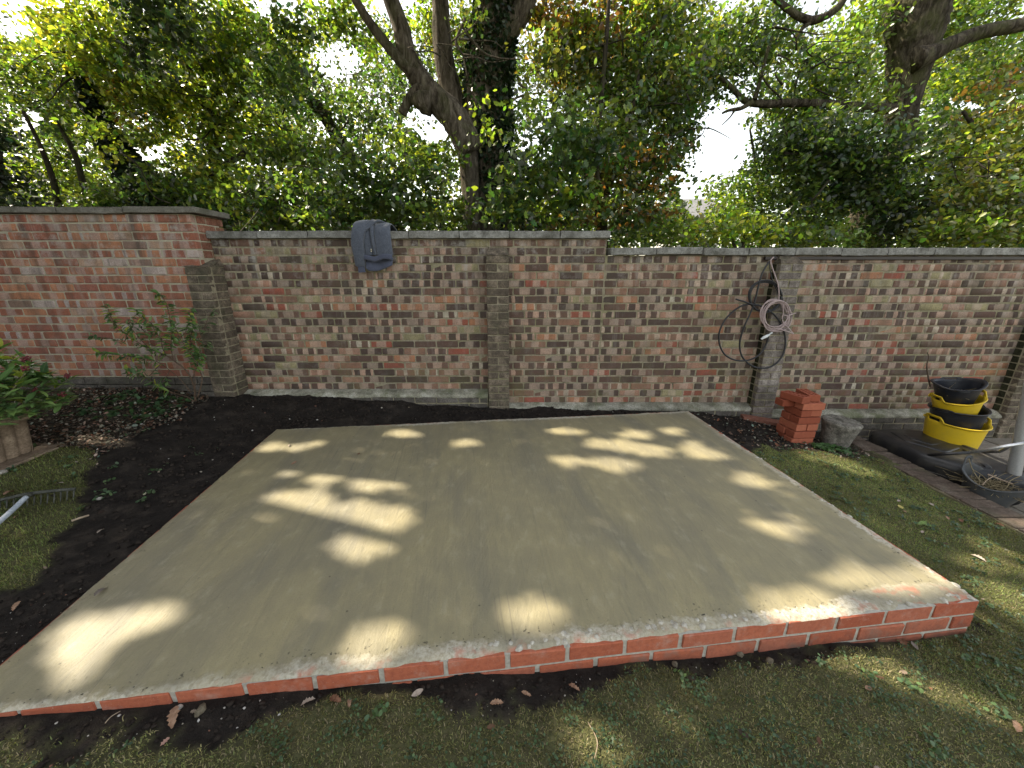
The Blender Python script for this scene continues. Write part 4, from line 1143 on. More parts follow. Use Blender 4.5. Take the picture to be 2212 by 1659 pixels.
flat_tube('sleeve', [(-1.33,3.96,1.775),(-1.36,3.87,1.785),(-1.400,3.79,1.758),(-1.415,3.742,1.69),(-1.425,3.735,1.60),(-1.43,3.745,1.50),(-1.432,3.76,1.42),(-1.432,3.765,1.388)], [.05,.055,.06,.062,.060,.055,.050,.043], [.016,.020,.024,.026,.026,.024,.02,.014], m_fab, 22, .05)
flat_tube('cuff', [(-1.432,3.768,1.392),(-1.430,3.770,1.36),(-1.428,3.772,1.332)], [.034,.034,.036], [.012,.011,.011], m_rib, 18, .04)
m_lab = simple('cream_fabric_label', (.55,.50,.36), (.62,.56,.42), 20, .8)
m_labd = simple('black_print', (.02,.02,.02), (.03,.03,.03), 20, .8)
lb = box_obj('label_tab', (-1.300, 3.712, 1.527), (.011, .003, .027), m_lab, jk, .0008)
box_obj('print', (-1.300, 3.7098, 1.527), (.006, .0012, .014), m_labd, lb, .0)
# ------------------------------------------------------------------ cables and trunking
m_blk = simple('black_cable_sheath', (.010,.010,.013), (.020,.020,.025), 30, .4, .5, .1)
m_pink = simple('pinkish_grey_cable', (.33,.25,.25), (.42,.33,.32), 30, .45, .4, .1)
m_tape = simple('white_tape', (.60,.63,.66), (.78,.80,.82), 60, .35, .5, .6)
def cw(x, y, Y=3.695): return at((2780+x*.3135)/K, (980+y*.3135)/K, Y)
def cable(name, pts, r, mat, parent, closed=False, sub=8, seg=7):
    v, f = tube_np(catmull(pts, sub, closed), r, seg)
    return link(name, mesh_np(name, v, f, mat, True), parent, (0, 0, 0))
e1 = empty('cable', tuple(cw(600, 1000)), 'thick black cable hanging in two big loops, its end wrapped in white tape', 'cable')
cable('sheath', [cw(*p) for p in [(862,98),(815,135),(765,200),(700,320),(655,480),(612,660),(560,800),(490,950),(445,1080),(422,1200),(440,1320),(500,1410),(590,1475),(700,1500),(810,1482),(910,1410),(975,1300),(997,1180),(985,1060),(940,940),(860,830),(760,755),(660,708),(560,694),(450,715),(340,785),(240,890),(178,1010),(160,1120),(180,1230),(240,1330),(340,1388),(450,1407),(560,1390),(660,1335),(730,1250),(770,1160),(785,1100)]], .0085, m_blk, e1)
cable('tail', [cw(*p, 3.685) for p in [(375,630),(420,645),(480,662),(540,685),(600,700),(640,706)]], .0080, m_blk, e1)
cable('tie', [cw(605+22*math.cos(a), 700+14*math.sin(a), 3.69+.012*math.sin(a*2)) for a in np.linspace(0, 6.28, 9)[:-1]], .004, m_blk, e1, True)
v, f = tube_np(catmull([cw(695,1135,3.68),(cw(730,1110,3.68)),cw(780,1085,3.68),cw(800,1075,3.68)], 5), [.010]*4+[.014]*6+[.009]*6, 8, .15, 4)
tp = link('tape_wrap', mesh_np('tape_wrap', v, f, m_tape, True), e1, (0, 0, 0))
v, f = tube_np(catmull([cw(802,1066,3.68), cw(832,1052,3.68)], 4), .008, 8, .1, 4)
link('tape_wrap', mesh_np('tape_wrap', v, f, m_tape, True), e1, (0, 0, 0))
e2 = empty('cable_coil', tuple(cw(745, 600)), 'tight coil of thin black cable hanging at the top of the pier', 'cable coil')
for i in range(6):
    cx, cy = 745+random.uniform(-8, 8), 600+random.uniform(-8, 8); rx = 195+random.uniform(-22, 14); ry = 190+random.uniform(-18, 14); Y = 3.70+i*.005-.01
    cable('loop', [cw(cx+rx*math.cos(a)*random.uniform(.98, 1.02), cy+ry*math.sin(a)*random.uniform(.98, 1.02), Y) for a in np.linspace(0, 6.28, 15)[:-1]], .0060, m_blk, e2, True, 5)
cable('lead', [cw(*p) for p in [(855,100),(800,180),(812,300),(845,430),(900,540),(915,600)]], .0042, m_blk, e2)
cable('lead', [cw(*p) for p in [(955,540),(962,680),(968,800),(945,900),(915,975)]], .0045, m_blk, e2)
e3 = empty('cable_coil', tuple(cw(860, 830)), 'coil of pinkish-grey cable with loose ends hung over the black coil on the pier', 'cable coil')
for i in range(7):
    cx, cy = 870+random.uniform(-32, 26), 835+random.uniform(-22, 26); rx = 178+random.uniform(-26, 26); ry = 178+random.uniform(-20, 22); Y = 3.675+i*.004-.01; tl = random.uniform(-.25, .1)
    cable('loop', [cw(cx+rx*math.cos(a)+tl*ry*math.sin(a), cy+ry*math.sin(a), Y) for a in np.linspace(0, 6.28, 13)[:-1]], .0052, m_pink, e3, True, 5)
cable('lead', [cw(*p, 3.68) for p in [(850,105),(812,150),(830,230),(865,330),(905,450),(916,560),(914,660),(950,700),(968,790)]], .0056, m_pink, e3)
cable('loose_end', [cw(*p, 3.67) for p in [(965,700),(972,780),(958,880),(985,950),(1040,1000),(1100,1068)]], .0048, m_pink, e3)
cable('loose_end', [cw(*p, 3.67) for p in [(1130,805),(1080,822),(1020,838),(972,830)]], .0048, m_pink, e3)
cable('loose_end', [cw(*p, 3.67) for p in [(1100,1068),(1030,1040),(930,1010),(830,985),(740,920),(690,840)]], .0048, m_pink, e3)
m_trk = simple('brown_plastic_trunking', (.028,.020,.020), (.04,.03,.03), 6, .45, .4, .1)
tk = box_obj('cable_trunking', (5.0, 3.828, 1.462), (5.16, .024, .030), m_trk, None, .003)
tag(tk, 'dark brown cable trunking running right under the coping from above the pier', 'trunking')

# ------------------------------------------------------------------ stack of loose perforated bricks
m_stk = per_obj('loose_red_brick', (.30,.078,.042), (.50,.165,.095), .85, 35, .35, .0015)
def perf_brick():
    L, W, H = .210, .0995, .0615
    hx = [(-L/2+.014+i*.0385, -L/2+.014+i*.0385+.026) for i in range(5)]
    hy = [(-W/2+.018, -W/2+.042), (W/2-.042, W/2-.018)]
    xs_ = sorted([-L/2, L/2]+[a for h in hx for a in h]); ys_ = sorted([-W/2, W/2]+[a for h in hy for a in h])
    bm = bmesh.new(); vd = {}
    def v(x, y, z):
        k = (round(x, 5), round(y, 5), round(z, 5))
        if k not in vd: vd[k] = bm.verts.new((x, y, z))
        return vd[k]
    for i in range(len(xs_)-1):
        for j in range(len(ys_)-1):
            a, b, c, d = xs_[i], xs_[i+1], ys_[j], ys_[j+1]
            hole = any(abs(a-h[0]) < 1e-6 for h in hx) and any(abs(c-h[0]) < 1e-6 for h in hy)
            if not hole:
                bm.faces.new([v(a,c,H/2), v(b,c,H/2), v(b,d,H/2), v(a,d,H/2)])
                bm.faces.new([v(a,d,-H/2), v(b,d,-H/2), v(b,c,-H/2), v(a,c,-H/2)])
            else:
                for p, q in (((a,c),(b,c)), ((b,c),(b,d)), ((b,d),(a,d)), ((a,d),(a,c))):
                    bm.faces.new([v(*q,H/2), v(*q,-H/2), v(*p,-H/2), v(*p,H/2)])
    for i in range(len(xs_)-1):
        a, b = xs_[i], xs_[i+1]
        bm.faces.new([v(a,-W/2,-H/2), v(b,-W/2,-H/2), v(b,-W/2,H/2), v(a,-W/2,H/2)]); bm.faces.new([v(b,W/2,-H/2), v(a,W/2,-H/2), v(a,W/2,H/2), v(b,W/2,H/2)])
    for j in range(len(ys_)-1):
        c, d = ys_[j], ys_[j+1]
        bm.faces.new([v(L/2,c,-H/2), v(L/2,d,-H/2), v(L/2,d,H/2), v(L/2,c,H/2)]); bm.faces.new([v(-L/2,d,-H/2), v(-L/2,c,-H/2), v(-L/2,c,H/2), v(-L/2,d,H/2)])
    bmesh.ops.recalc_face_normals(bm, faces=bm.faces)
    out_e = [e for e in bm.edges if len(e.link_faces) == 2 and abs(e.calc_face_angle(0)) > 1 and all(abs(abs(v.co.x)-L/2) < 1e-5 or abs(abs(v.co.y)-W/2) < 1e-5 for v in e.verts)]
    bmesh.ops.bevel(bm, geom=out_e, offset=.003, segments=1, affect='EDGES')
    return bm_mesh('brick', bm, m_stk)
pb = perf_brick()
SX, SY = 2.690, 3.330
GB = 'loose red bricks in the stack before the pier'
def sbrick(dx, dy, lay_, ang, label):
    o = link('brick', pb, None, (SX+dx, SY+dy, -.205+.0325+.0675*lay_))
    o.rotation_euler = (0, 0, math.radians(ang)); tag(o, label, 'brick', GB)
sbrick(.00,-.058,0, 3, 'red brick half sunk in grass, front one of the stack\'s bottom layer'); sbrick(.005,.055,0, 2, 'red brick half sunk in soil, rear one of the stack\'s bottom layer')
sbrick(.005,-.062,1, 4, 'red brick lying lengthwise at the front of the stack\'s second layer from the ground'); sbrick(-.01,.050,1, 3, 'red brick lying lengthwise at the rear of the stack\'s second layer from the ground')
sbrick(-.040,.0,2, 95, 'left one of two red bricks set end-on in the third layer from the ground'); sbrick(.072,.005,2, 92, 'right one of two red bricks set end-on in the third layer from the ground')
sbrick(.028,-.050,3, 4, 'red brick lying lengthwise at the front of the fourth layer, middle of the stack'); sbrick(.018,.060,3, 2, 'red brick lying lengthwise at the rear of the fourth layer, middle of the stack')
sbrick(-.018,.005,4, 94, 'red brick set end-on at the left of the fifth layer, its corner chipped pale'); sbrick(.090,.018,4, 88, 'red brick set end-on at the right of the fifth layer, sticking out past the others')
sbrick(.040,-.052,5, 3, 'red brick lying lengthwise at the front of the sixth layer, holes showing and corner chipped'); sbrick(-.075,.055,5, 6, 'red brick lying lengthwise at the rear left of the sixth layer')
sbrick(.075,.060,5, 3, 'red brick lying lengthwise at the rear right of the sixth layer')
sbrick(-.085,-.015,6, 108, 'topmost red brick at the left of the stack, turned askew with its holes up'); sbrick(.075,.045,6, 82, 'topmost red brick at the right of the stack with its rows of holes up')
m_board = simple('red_worn_board', (.16,.07,.05), (.26,.12,.085), 25, .9, .1, .5, objspace=True)
b = box_obj('wooden_board', (2.60, 3.645, -.135), (.42, .12, .035), m_board, None, .004, .001, (0, .10, math.radians(-14)))
tag(b, 'short reddish board lying on the soil between the pier and the brick stack', 'board')

# ------------------------------------------------------------------ cast concrete lump
m_lump = weathered('rough_cast_concrete', (.09,.084,.072), (.19,.175,.15), (.36,.335,.29), 16, mossf=.2, bump=1.0, bd=.012)
bm = bmesh.new(); V = []; F = []
ns, nr = 40, 16
prof = [(.0,0),(.085,.0),(.105,.012),(.112,.05),(.120,.10),(.130,.15),(.142,.20),(.152,.235),(.156,.255),(.150,.268),(.12,.272),(.07,.268),(.0,.27)]
for i, (r, z) in enumerate(prof):
    for j in range(ns):
        th = 2*math.pi*j/ns
        n = float(fbm(math.cos(th)*3+z*9, math.sin(th)*3+z*7, 2.2, 4, 3))
        rr = r*(1+.022*n) ; zz = z + (.012*n if z > .2 else 0)
        if .03 < z < .15 and abs(((th-3.95+math.pi) % (2*math.pi))-math.pi) < .25: rr *= .93
        V.append((rr*math.cos(th), rr*math.sin(th), zz))
for i in range(len(prof)-1):
    for j in range(ns): F.append((i*ns+j, i*ns+(j+1) % ns, (i+1)*ns+(j+1) % ns, (i+1)*ns+j))
o = link('concrete_lump', mesh_np('concrete_lump', V, F, m_lump, True), None, (3.10, 3.34, -.275)); o.rotation_euler = (math.radians(2), math.radians(3), 0)
tag(o, 'grey bucket-shaped lump of rough cast concrete standing right of the brick stack', 'concrete lump')

# ------------------------------------------------------------------ flexible tubs
def tub_mat(name, c1, c2, rough=.42, dirt=.3):
    g = G(name, rough, .45); v = g.objc()
    sep = g.n('SeparateXYZ', {0: v})
    n = g.noise(v, 9, 5, .65)
    g.color(g.mix(g.math('MULTIPLY', g.ramp(n.outputs[0], [(.45, 0.0), (.72, 1.0)]), dirt), g.mix(n.outputs[0], c1, c2), (.09,.08,.065)))
    w = g.math('SINE', g.math('MULTIPLY', sep.outputs[2], 900.0))
    b1 = g.bump(w, .12, .001); g.bump(n.outputs[0], .25, .01, b1)
    return g.m
m_yel = tub_mat('yellow_rubber', (.62,.42,.012), (.72,.50,.02), .45, .25)
m_btub = tub_mat('black_rubber', (.008,.010,.016), (.016,.019,.028), .38, .18)
m_gtub = tub_mat('dusty_black_rubber', (.035,.04,.045), (.07,.075,.08), .7, .7)
def tub(name, loc, r0, r1, h, mat, label, tilt=(0, 0), ang=0.0, sq=1.0, group=None, wob=.015, seed=1, cat='tub', handle=.055):
    t = empty(name, loc, label, cat, group); t.rotation_euler = (tilt[0], tilt[1], 0)
    ns, nz_ = 72, 14; V = []; F = []; r_ = random.Random(seed); ph = r_.uniform(0, 6)
    def hb(th):
        c = abs(math.cos(th-ang)); return handle*float(sstep(.90, .955, c))
    for i in range(nz_+4):
        for j in range(ns):
            th = 2*math.pi*j/ns
            if i <= nz_: tt = i/nz_; zz = h*tt; rr = r0+(r1-r0)*tt**.9
            else: tt = 1; rr = r1 + .004*(i-nz_); zz = h + hb(th)*(i-nz_)/3
            rr *= 1 + wob*tt*math.sin(2*th+ph) + wob*.5*tt*math.sin(3*th+ph*2)
            zz += .02*tt*math.sin(2*th+ph+1)*wob/.015*.6
            V.append((rr*math.cos(th), rr*math.sin(th)*sq, zz))
    m = nz_+4
    for i in range(m-1):
        for j in range(ns):
            th = 2*math.pi*(j+.5)/ns; c = abs(math.cos(th-ang))
            if i in (nz_, nz_+1) and c > .968: continue      # hand hole under the grip
            F.append((i*ns+j, i*ns+(j+1) % ns, (i+1)*ns+(j+1) % ns, (i+1)*ns+j))
    c0 = len(V); V.append((0, 0, 0.004))
    for j in range(0, ns, 2): F.append((c0, (j+2) % ns, (j+1) % ns, j))
    o = bpy.data.objects.new('body', mesh_np('body', V, F, mat, True)); COL.objects.link(o); o.parent = t
    md = o.modifiers.new('thick', 'SOLIDIFY'); md.thickness = .006; md.offset = 0
    # rolled rim
    top = [Vector(V[(nz_+3)*ns+j]) for j in range(ns)]
    v, f = tube_np(top+[top[0]], .0058, 6)
    o = bpy.data.objects.new('rim', mesh_np('rim', v, f, mat, True)); COL.objects.link(o); o.parent = t
    return t
GT = 'nested tubs on the patio by the lowest wall'
tub('tub', (4.13, 3.28, -.368), .150, .200, .376, m_yel, 'lowest yellow tub of the stack, resting on the patio', (0, math.radians(0)), math.radians(174), 1.0, GT, .008, 1, handle=.045)
tub('tub', (4.145, 3.285, -.200), .125, .180, .340, m_btub, 'lower black tub, set between the two yellow tubs', (0, math.radians(-6)), math.radians(10), 1.0, GT, .008, 2, handle=.012)
tub('tub', (4.130, 3.295, -.060), .095, .162, .300, m_yel, 'upper yellow tub of the stack, just under the topmost black tub', (0, math.radians(-11)), math.radians(172), 1.0, GT, .008, 3, handle=.045)
t4 = tub('tub', (4.078, 3.30, .105), .085, .156, .270, m_btub, 'topmost black tub with some dry weeds in its bottom', (math.radians(2), math.radians(-10)), math.radians(60), 1.0, GT, .02, 4, handle=.008)
# weeds and roots in the tub and a stick poking out
m_straw = simple('dry_straw', (.14,.11,.06), (.30,.25,.15), 30, .9)
m_twig = simple('brown_twig', (.05,.035,.025), (.11,.08,.055), 40, .9)
def wisps(n, c, r, z, mat, name, label, cat, lmin=.05, lmax=.16, thick=.0016, seed=2):
    rr = random.Random(seed); parts = []
    for i in range(n):
        a = rr.uniform(0, 6.28); d = r*math.sqrt(rr.random()); p = Vector((c[0]+d*math.cos(a), c[1]+d*math.sin(a), z+rr.uniform(0, .02)))
        dirv = Vector((rr.gauss(0, 1), rr.gauss(0, 1), rr.gauss(0, .35))).normalized(); L = rr.uniform(lmin, lmax); pts = [p]
        for k in range(3):
            dirv = (dirv+Vector((rr.gauss(0, .3), rr.gauss(0, .3), rr.gauss(0, .2)))).normalized(); pts.append(pts[-1]+dirv*L/3)
        for q in pts: q.z = max(q.z, z)
        parts.append(tube_np(catmull(pts, 3), thick*rr.uniform(.6, 1.6), 4))
    v, f = join_np(parts)
    o = link(name, mesh_np(name, v, f, mat), None, (0, 0, 0)); tag(o, label, cat, kind='stuff'); return o
wisps(60, (4.04, 3.29), .08, .27, m_straw, 'dry_weeds', 'dry pulled weeds lying in the topmost black tub', 'weeds')
v, f = tube_np(catmull([(3.94,3.42,.30),(3.93,3.47,.42),(3.92,3.49,.50),(3.93,3.50,.56),(3.91,3.51,.61)], 5), list(np.linspace(.007, .003, 21)), 6, .1)
tag(link('stick', mesh_np('stick', v, f, m_twig, True), None, (0, 0, 0)), 'dark crooked stick poking up behind the topmost black tub', 'stick')

# ------------------------------------------------------------------ portable basketball hoop stand
m_base = tub_mat('black_moulded_plastic', (.010,.011,.013), (.018,.019,.022), .40, .45)
m_pole = simple('silver_grey_steel', (.42,.43,.44), (.52,.53,.54), 120, .35, .5, .2, .001, metallic=.55)
m_chr = simple('galvanised_tube', (.62,.63,.64), (.74,.75,.76), 60, .28, .5, .2, .001, metallic=.8)
m_bstrut = simple('black_steel', (.012,.012,.014), (.02,.02,.022), 60, .35, .5)
hp = empty('basketball_stand', (3.95, 2.75, -.37), 'portable basketball stand with a black moulded base and a silver-grey pole at the right edge', 'basketball stand')
def poly_slab(name, pts, z0, z1, mat, parent, bev=.03, seg=4, inset_=None):
    bm = bmesh.new(); vs = [bm.verts.new((x, y, z1 if len(p_) < 3 else p_[2])) for p_ in pts for (x, y) in [p_[:2]]]
    f = bm.faces.new(vs); f.normal_update()
    if f.normal.z < 0: bmesh.ops.reverse_faces(bm, faces=[f])
    r = bmesh.ops.extrude_face_region(bm, geom=[f]); nv_ = [v for v in r['geom'] if isinstance(v, bmesh.types.BMVert)]
    for v in vs: v.co.z = z0
    bmesh.ops.recalc_face_normals(bm, faces=bm.faces)
    if bev:
        top = [e for e in bm.edges if all(v in nv_ for v in e.verts)]; side = [e for e in bm.edges if abs(e.verts[0].co.z-e.verts[1].co.z) > .5*(z1-z0)]
        bmesh.ops.bevel(bm, geom=side+top, offset=bev, segments=seg, affect='EDGES', profile=.5)
    return link(name, bm_mesh(name, bm, mat, True), parent, (0, 0, 0))
HB = [(3.52,3.40),(3.56,3.50),(3.78,3.55),(4.06,3.50),(4.14,3.25),(4.16,2.95),(4.14,2.66),(3.90,2.52),(3.62,2.74),(3.50,2.95)]
base_o = poly_slab('base', HB, -.37, -.160, m_base, hp, .065, 6)
def sc(pts, k, c=(3.83, 3.08)): return [(c[0]+(x-c[0])*k, c[1]+(y-c[1])*k) for x, y in pts]
poly_slab('seam', sc(HB, 1.008), -.292, -.284, m_base, base_o, 0)
poly_slab('raised_panel', [(3.62,3.20),(3.68,3.42),(3.98,3.40),(3.98,3.06),(3.74,2.96)], -.17, -.152, m_base, base_o, .018, 3)
poly_slab('raised_panel', [(3.70,3.22),(3.73,3.34),(3.90,3.33),(3.90,3.14),(3.76,3.10)], -.155, -.146, m_base, base_o, .012, 3)
poly_slab('rib', [(3.99,2.62),(4.03,2.62),(4.11,3.42),(4.08,3.43)], -.17, -.152, m_base, base_o, .01, 2)
poly_slab('rib', [(3.78,2.72),(3.82,2.70),(3.99,3.02),(3.96,3.04)], -.17, -.150, m_base, base_o, .01, 2)
v, f = tube_np(catmull([(3.92,2.62,-.33),(3.87,2.64,.07),(3.82,2.68,.6),(3.74,2.76,1.6)], 5), .038, 20)
pole = link('pole', mesh_np('pole', v, f, m_pole, True), hp, (0, 0, 0))
v, f = tube_np([(3.921,2.62,-.34),(3.915,2.62,-.27)], .046, 20); link('collar', mesh_np('collar', v, f, m_base, True), pole, (0, 0, 0))
PB = Vector((3.862, 2.595, .12))
mid = Vector((3.70,2.78,-.06)); end = Vector((3.56,2.94,-.165))
v, f = tube_np([PB, mid], .0125, 10); st = link('strut', mesh_np('strut', v, f, m_chr, True), hp, (0, 0, 0))
v, f = tube_np([mid, end], .0125, 10); link('strut', mesh_np('strut', v, f, m_bstrut, True), hp, (0, 0, 0))
P2 = Vector((3.875, 2.64, .11)); m2 = Vector((3.97,2.80,-.06)); e2_ = Vector((4.07,2.99,-.165))
v, f = tube_np([P2, m2], .0115, 10); link('strut', mesh_np('strut', v, f, m_chr, True), hp, (0, 0, 0))
v, f = tube_np([m2, e2_], .0115, 10); link('strut', mesh_np('strut', v, f, m_bstrut, True), hp, (0, 0, 0))
v, f = tube_np([PB+Vector((-.03,-.015,0)), PB+Vector((.05,.0,0))], .009, 8); link('bolt', mesh_np('bolt', v, f, m_chr, True), pole, (0, 0, 0))
box_obj('bracket', (3.872, 2.592, .12), (.05, .02, .035), m_chr, pole, .004)
def wheel(c, r=.058, w=.035):
    prof = [(r*.35,-w*.5),(r*.75,-w*.45),(r*.95,-w*.5),(r,-w*.3),(r,w*.3),(r*.95,w*.5),(r*.75,w*.45),(r*.35,w*.5)]
    V = []; F = []; ns = 24
    for (rr, x) in prof:
        for j in range(ns):
            th = 2*math.pi*j/ns; V.append((x, rr*math.cos(th), rr*math.sin(th)))
    for i in range(len(prof)-1):
        for j in range(ns): F.append((i*ns+j, i*ns+(j+1) % ns, (i+1)*ns+(j+1) % ns, (i+1)*ns+j))
    for j in range(ns): F.append((7*ns+j, 7*ns+(j+1) % ns, (j+1) % ns, j))
    V = np.array(V); 
    o = link('wheel', mesh_np('wheel', V, F, m_base, True), hp, c); o.rotation_euler = (0, 0, math.radians(35))
    return o
wheel((3.80, 2.53, -.312)); wheel((4.14, 2.60, -.312))
v, f = tube_np([(3.80,2.53,-.30),(4.16,2.60,-.30)], .008, 8); link('axle', mesh_np('axle', v, f, m_chr, True), hp, (0, 0, 0))

# ------------------------------------------------------------------ dusty bucket with roots, standing below the edging
bk = tub('bucket', (3.655, 2.57, -.365), .115, .180, .20, m_gtub, 'dusty grey-black flexible bucket full of dry roots beside the basketball stand', (math.radians(6), math.radians(5)), math.radians(125), .92, None, .05, 9, 'bucket', .055)
w_ = wisps(120, (3.66, 2.56), .13, -.235, m_straw, 'dry_roots', 'dry roots and straw lying in the dusty grey bucket', 'roots', .05, .2, .0018, 5)
def stick(pts, r0, r1, mat, name, label, cat='twig'):
    C = catmull(pts, 6); v, f = tube_np(C, list(np.linspace(r0, r1, len(C))), 6, .12)
    return tag(link(name, mesh_np(name, v, f, mat, True), None, (0, 0, 0)), label, cat)
m_pale = simple('bleached_twig', (.24,.18,.13), (.38,.30,.22), 40, .9)
stick([(3.54,2.52,-.20),(3.62,2.56,-.175),(3.70,2.58,-.15)], .004, .003, m_pale, 'twig', 'pale straight twig lying across the dusty grey bucket')
stick([(3.66,2.60,-.155),(3.70,2.56,-.17),(3.74,2.50,-.18)], .007, .006, m_pale, 'twig', 'short thick reddish twig in the dusty grey bucket')

# ------------------------------------------------------------------ planter with skimmia
m_plant = weathered('buff_cast_stone', (.17,.125,.09), (.27,.20,.145), (.38,.30,.22), 12, mossf=.15)
pt = empty('planter', (-3.72, 2.12, .09), 'buff cast-stone trough planter with fluted sides at the left edge', 'planter')
V = []; F = []
x0, x1, y0, y1 = -4.02, -3.46, 1.45, 2.52
def outline(off, flute):
    pts = []
    def run(a, b, n, nrm):
        for i in range(n):
            t = i/n; k = abs(math.sin(t*math.pi*n/9.857))**.55
            pts.append((a[0]+(b[0]-a[0])*t + nrm[0]*(off+flute*k), a[1]+(b[1]-a[1])*t + nrm[1]*(off+flute*k)))
    run((x1,y0),(x1,y1),69*2,(1,0)); run((x1,y1),(x0,y1),69,(0,1)); run((x0,y1),(x0,y0),69*2,(-1,0)); run((x0,y0),(x1,y0),69,(0,-1))
    return pts
lv = [(.095,-.035,.022),(.12,-.030,.024),(.24,-.014,.024),(.335,-.002,.022),(.337,.028,.0),(.352,.034,.0),(.385,.034,.0),(.392,.028,.0),(.392,-.02,.0),(.36,-.028,.0)]
for z, off, fl in lv:
    for p in outline(off, fl): V.append((p[0], p[1], z))
n = len(outline(0, 0))
for i in range(len(lv)-1):
    for j in range(n): F.append((i*n+j, i*n+(j+1) % n, (i+1)*n+(j+1) % n, (i+1)*n+j))
link('trough', mesh_np('trough', V, F, m_plant), pt, (0, 0, 0))
m_soil = simple('dark_potting_soil', (.012,.010,.008), (.035,.028,.022), 60, 1, .1, .8, .006)
box_obj('soil', ((x0+x1)/2, (y0+y1)/2, .33), (x1-x0+.0, y1-y0+.0, .05), m_soil, pt, 0)
bs = box_obj('flagstone', (-3.70, 2.03, .072), (.66, 1.22, .04), m_plant, None, .005, .001)
tag(bs, 'flat buff stone slab the fluted planter stands on', 'flagstone')
m_bleaf = None
def big_leaf_mat(name, trans=.3):
    g = G(name, .32, .5)
    r = g.n('ObjectInfo').outputs['Random']; v = g.objc()
    sep = g.n('SeparateXYZ', {0: v})
    c = g.ramp(r, [(0.0, (.055,.115,.05)), (.45, (.10,.19,.06)), (.75, (.17,.26,.06)), (.93, (.34,.35,.06))])
    mid_ = g.ramp(g.math('ABSOLUTE', sep.outputs[0]), [(.0, .6), (.03, .0)])
    c = g.mix(mid_, c, (.16,.20,.08))
    g.color(c)
    tr = g.n('BsdfTranslucent', {'Color': g.mix(1.0, c, (1.6, 1.9, .6), 'MULTIPLY')})
    mx = g.n('MixShader', {0: trans, 1: g.b.outputs[0], 2: tr.outputs[0]}); g.t.links.new(mx.outputs[0], g.out.inputs[0])
    return g.m
m_sk = big_leaf_mat('skimmia_leaf')
def island_leaf(name, a, b):
    g = G(name, .32, .5); r = g.n('NewGeometry').outputs['Random Per Island']
    g.color(g.mix(r, a, b)); return g.m
m_sk2 = island_leaf('skimmia_leaf_varied', (.06,.12,.045), (.18,.27,.07))
def big_leaf(name, mat, wr=.36, curl=.12, fold=.10):
    V = []; F = []; n = 7
    for i in range(n):
        t = i/(n-1); w = wr*math.sin(math.pi*min(1, t*.96+.03))**.8*(1-.25*t); z = -curl*(t-.3)**2*1.6
        for k in (-1, -.5, 0, .5, 1): V.append((w*k*.5*2*.5, t, z + fold*w*abs(k)))
    for i in range(n-1):
        for k in range(4): F.append((i*5+k, i*5+k+1, (i+1)*5+k+1, (i+1)*5+k))
    return mesh_np(name, V, F, mat, True)
skm = [big_leaf('leaf', m_sk, .34, c, .1) for c in (.05, .18, .32)]
def put_leaf(parent, meshes, p, d, up, size, name='leaf'):
    d = Vector(d).normalized(); up = Vector(up); x = d.cross(up)
    if x.length < .05: x = d.cross(Vector((1, .2, 0)))
    x.normalize(); z = x.cross(d)
    M = Matrix((x, d, z)).transposed()
    o = link(name, random.choice(meshes), parent, p)
    o.rotation_mode = 'QUATERNION'; o.rotation_quaternion = M.to_quaternion(); o.scale = (size, size, size)
    return o
m_stem = simple('grey_green_stem', (.12,.10,.06), (.20,.17,.11), 40, .9)
m_bud = simple('dark_red_buds', (.10,.018,.022), (.18,.04,.045), 60, .7)
sk = empty('skimmia_shrub', (-3.66, 2.15, .35), 'glossy green shrub with dark red bud clusters growing in the fluted planter', 'shrub')
stems = []; nleaf = 0
heads = []
for i in range(24):
    a = random.uniform(0, 6.28); rr = math.sqrt(random.random())
    hx_ = -3.36+rr*math.cos(a)*.26; hy_ = 2.38+rr*math.sin(a)*.28; hz_ = .50+.36*math.sqrt(max(0, 1-rr*rr))*random.uniform(.65, 1.0)
    heads.append(Vector((hx_, hy_, hz_)))
heads += [Vector((-3.18,2.62,.60)), Vector((-3.22,2.45,.55)), Vector((-3.33,2.55,.72)), Vector((-3.25,2.30,.62)), Vector((-3.12,2.50,.50)), Vector((-3.38,2.35,.78)), Vector((-3.45,2.5,.84))]
for hd_ in heads:
    b0 = Vector((-3.62+random.uniform(-.1, .1), 2.3+random.uniform(-.18, .15), .34))
    mid_ = (b0+hd_)/2 + Vector((0, 0, -.05))
    stems.append(tube_np(catmull([b0, mid_, hd_], 4), list(np.linspace(.006, .003, 9)), 5))
    out = (hd_-Vector((-3.5, 2.35, .35))).normalized()
    for k in range(random.randint(9, 10)):
        if nleaf >= 298: break
        th = k*2.4+random.uniform(-.3, .3); side = Vector((math.cos(th), math.sin(th), random.uniform(-.05, .55)))
        d = (side + out*.45).normalized()
        put_leaf(sk, skm, hd_ - out*random.uniform(0, .11), d, Vector((0, 0, 1)) + Vector((random.gauss(0, .25), random.gauss(0, .25), 0)), random.uniform(.085, .13)); nleaf += 1
v, f = join_np(stems); link('stem', mesh_np('stem', v, f, m_stem, True), sk, (0, 0, 0))
for hd_ in heads[-7:] + random.sample(heads[:24], 7):
    pts = []
    for q in range(26):
        dd = Vector((max(-.018, min(.018, random.gauss(0, .010))), max(-.018, min(.018, random.gauss(0, .010))), max(0, min(.028, random.gauss(.014, .009)))))
        bm = bmesh.new(); bmesh.ops.create_icosphere(bm, subdivisions=1, radius=random.uniform(.0045, .0065))
        vv = np.array([tuple(x.co+dd) for x in bm.verts]); ff = np.array([[x.index for x in fc.verts]+[fc.verts[2].index] for fc in bm.faces]); bm.free(); pts.append((vv, ff[:, :3]))
    v, f = join_np(pts); link('bud_cluster', mesh_np('bud_cluster', v, f, m_bud), sk, hd_+Vector((0, 0, .01)))

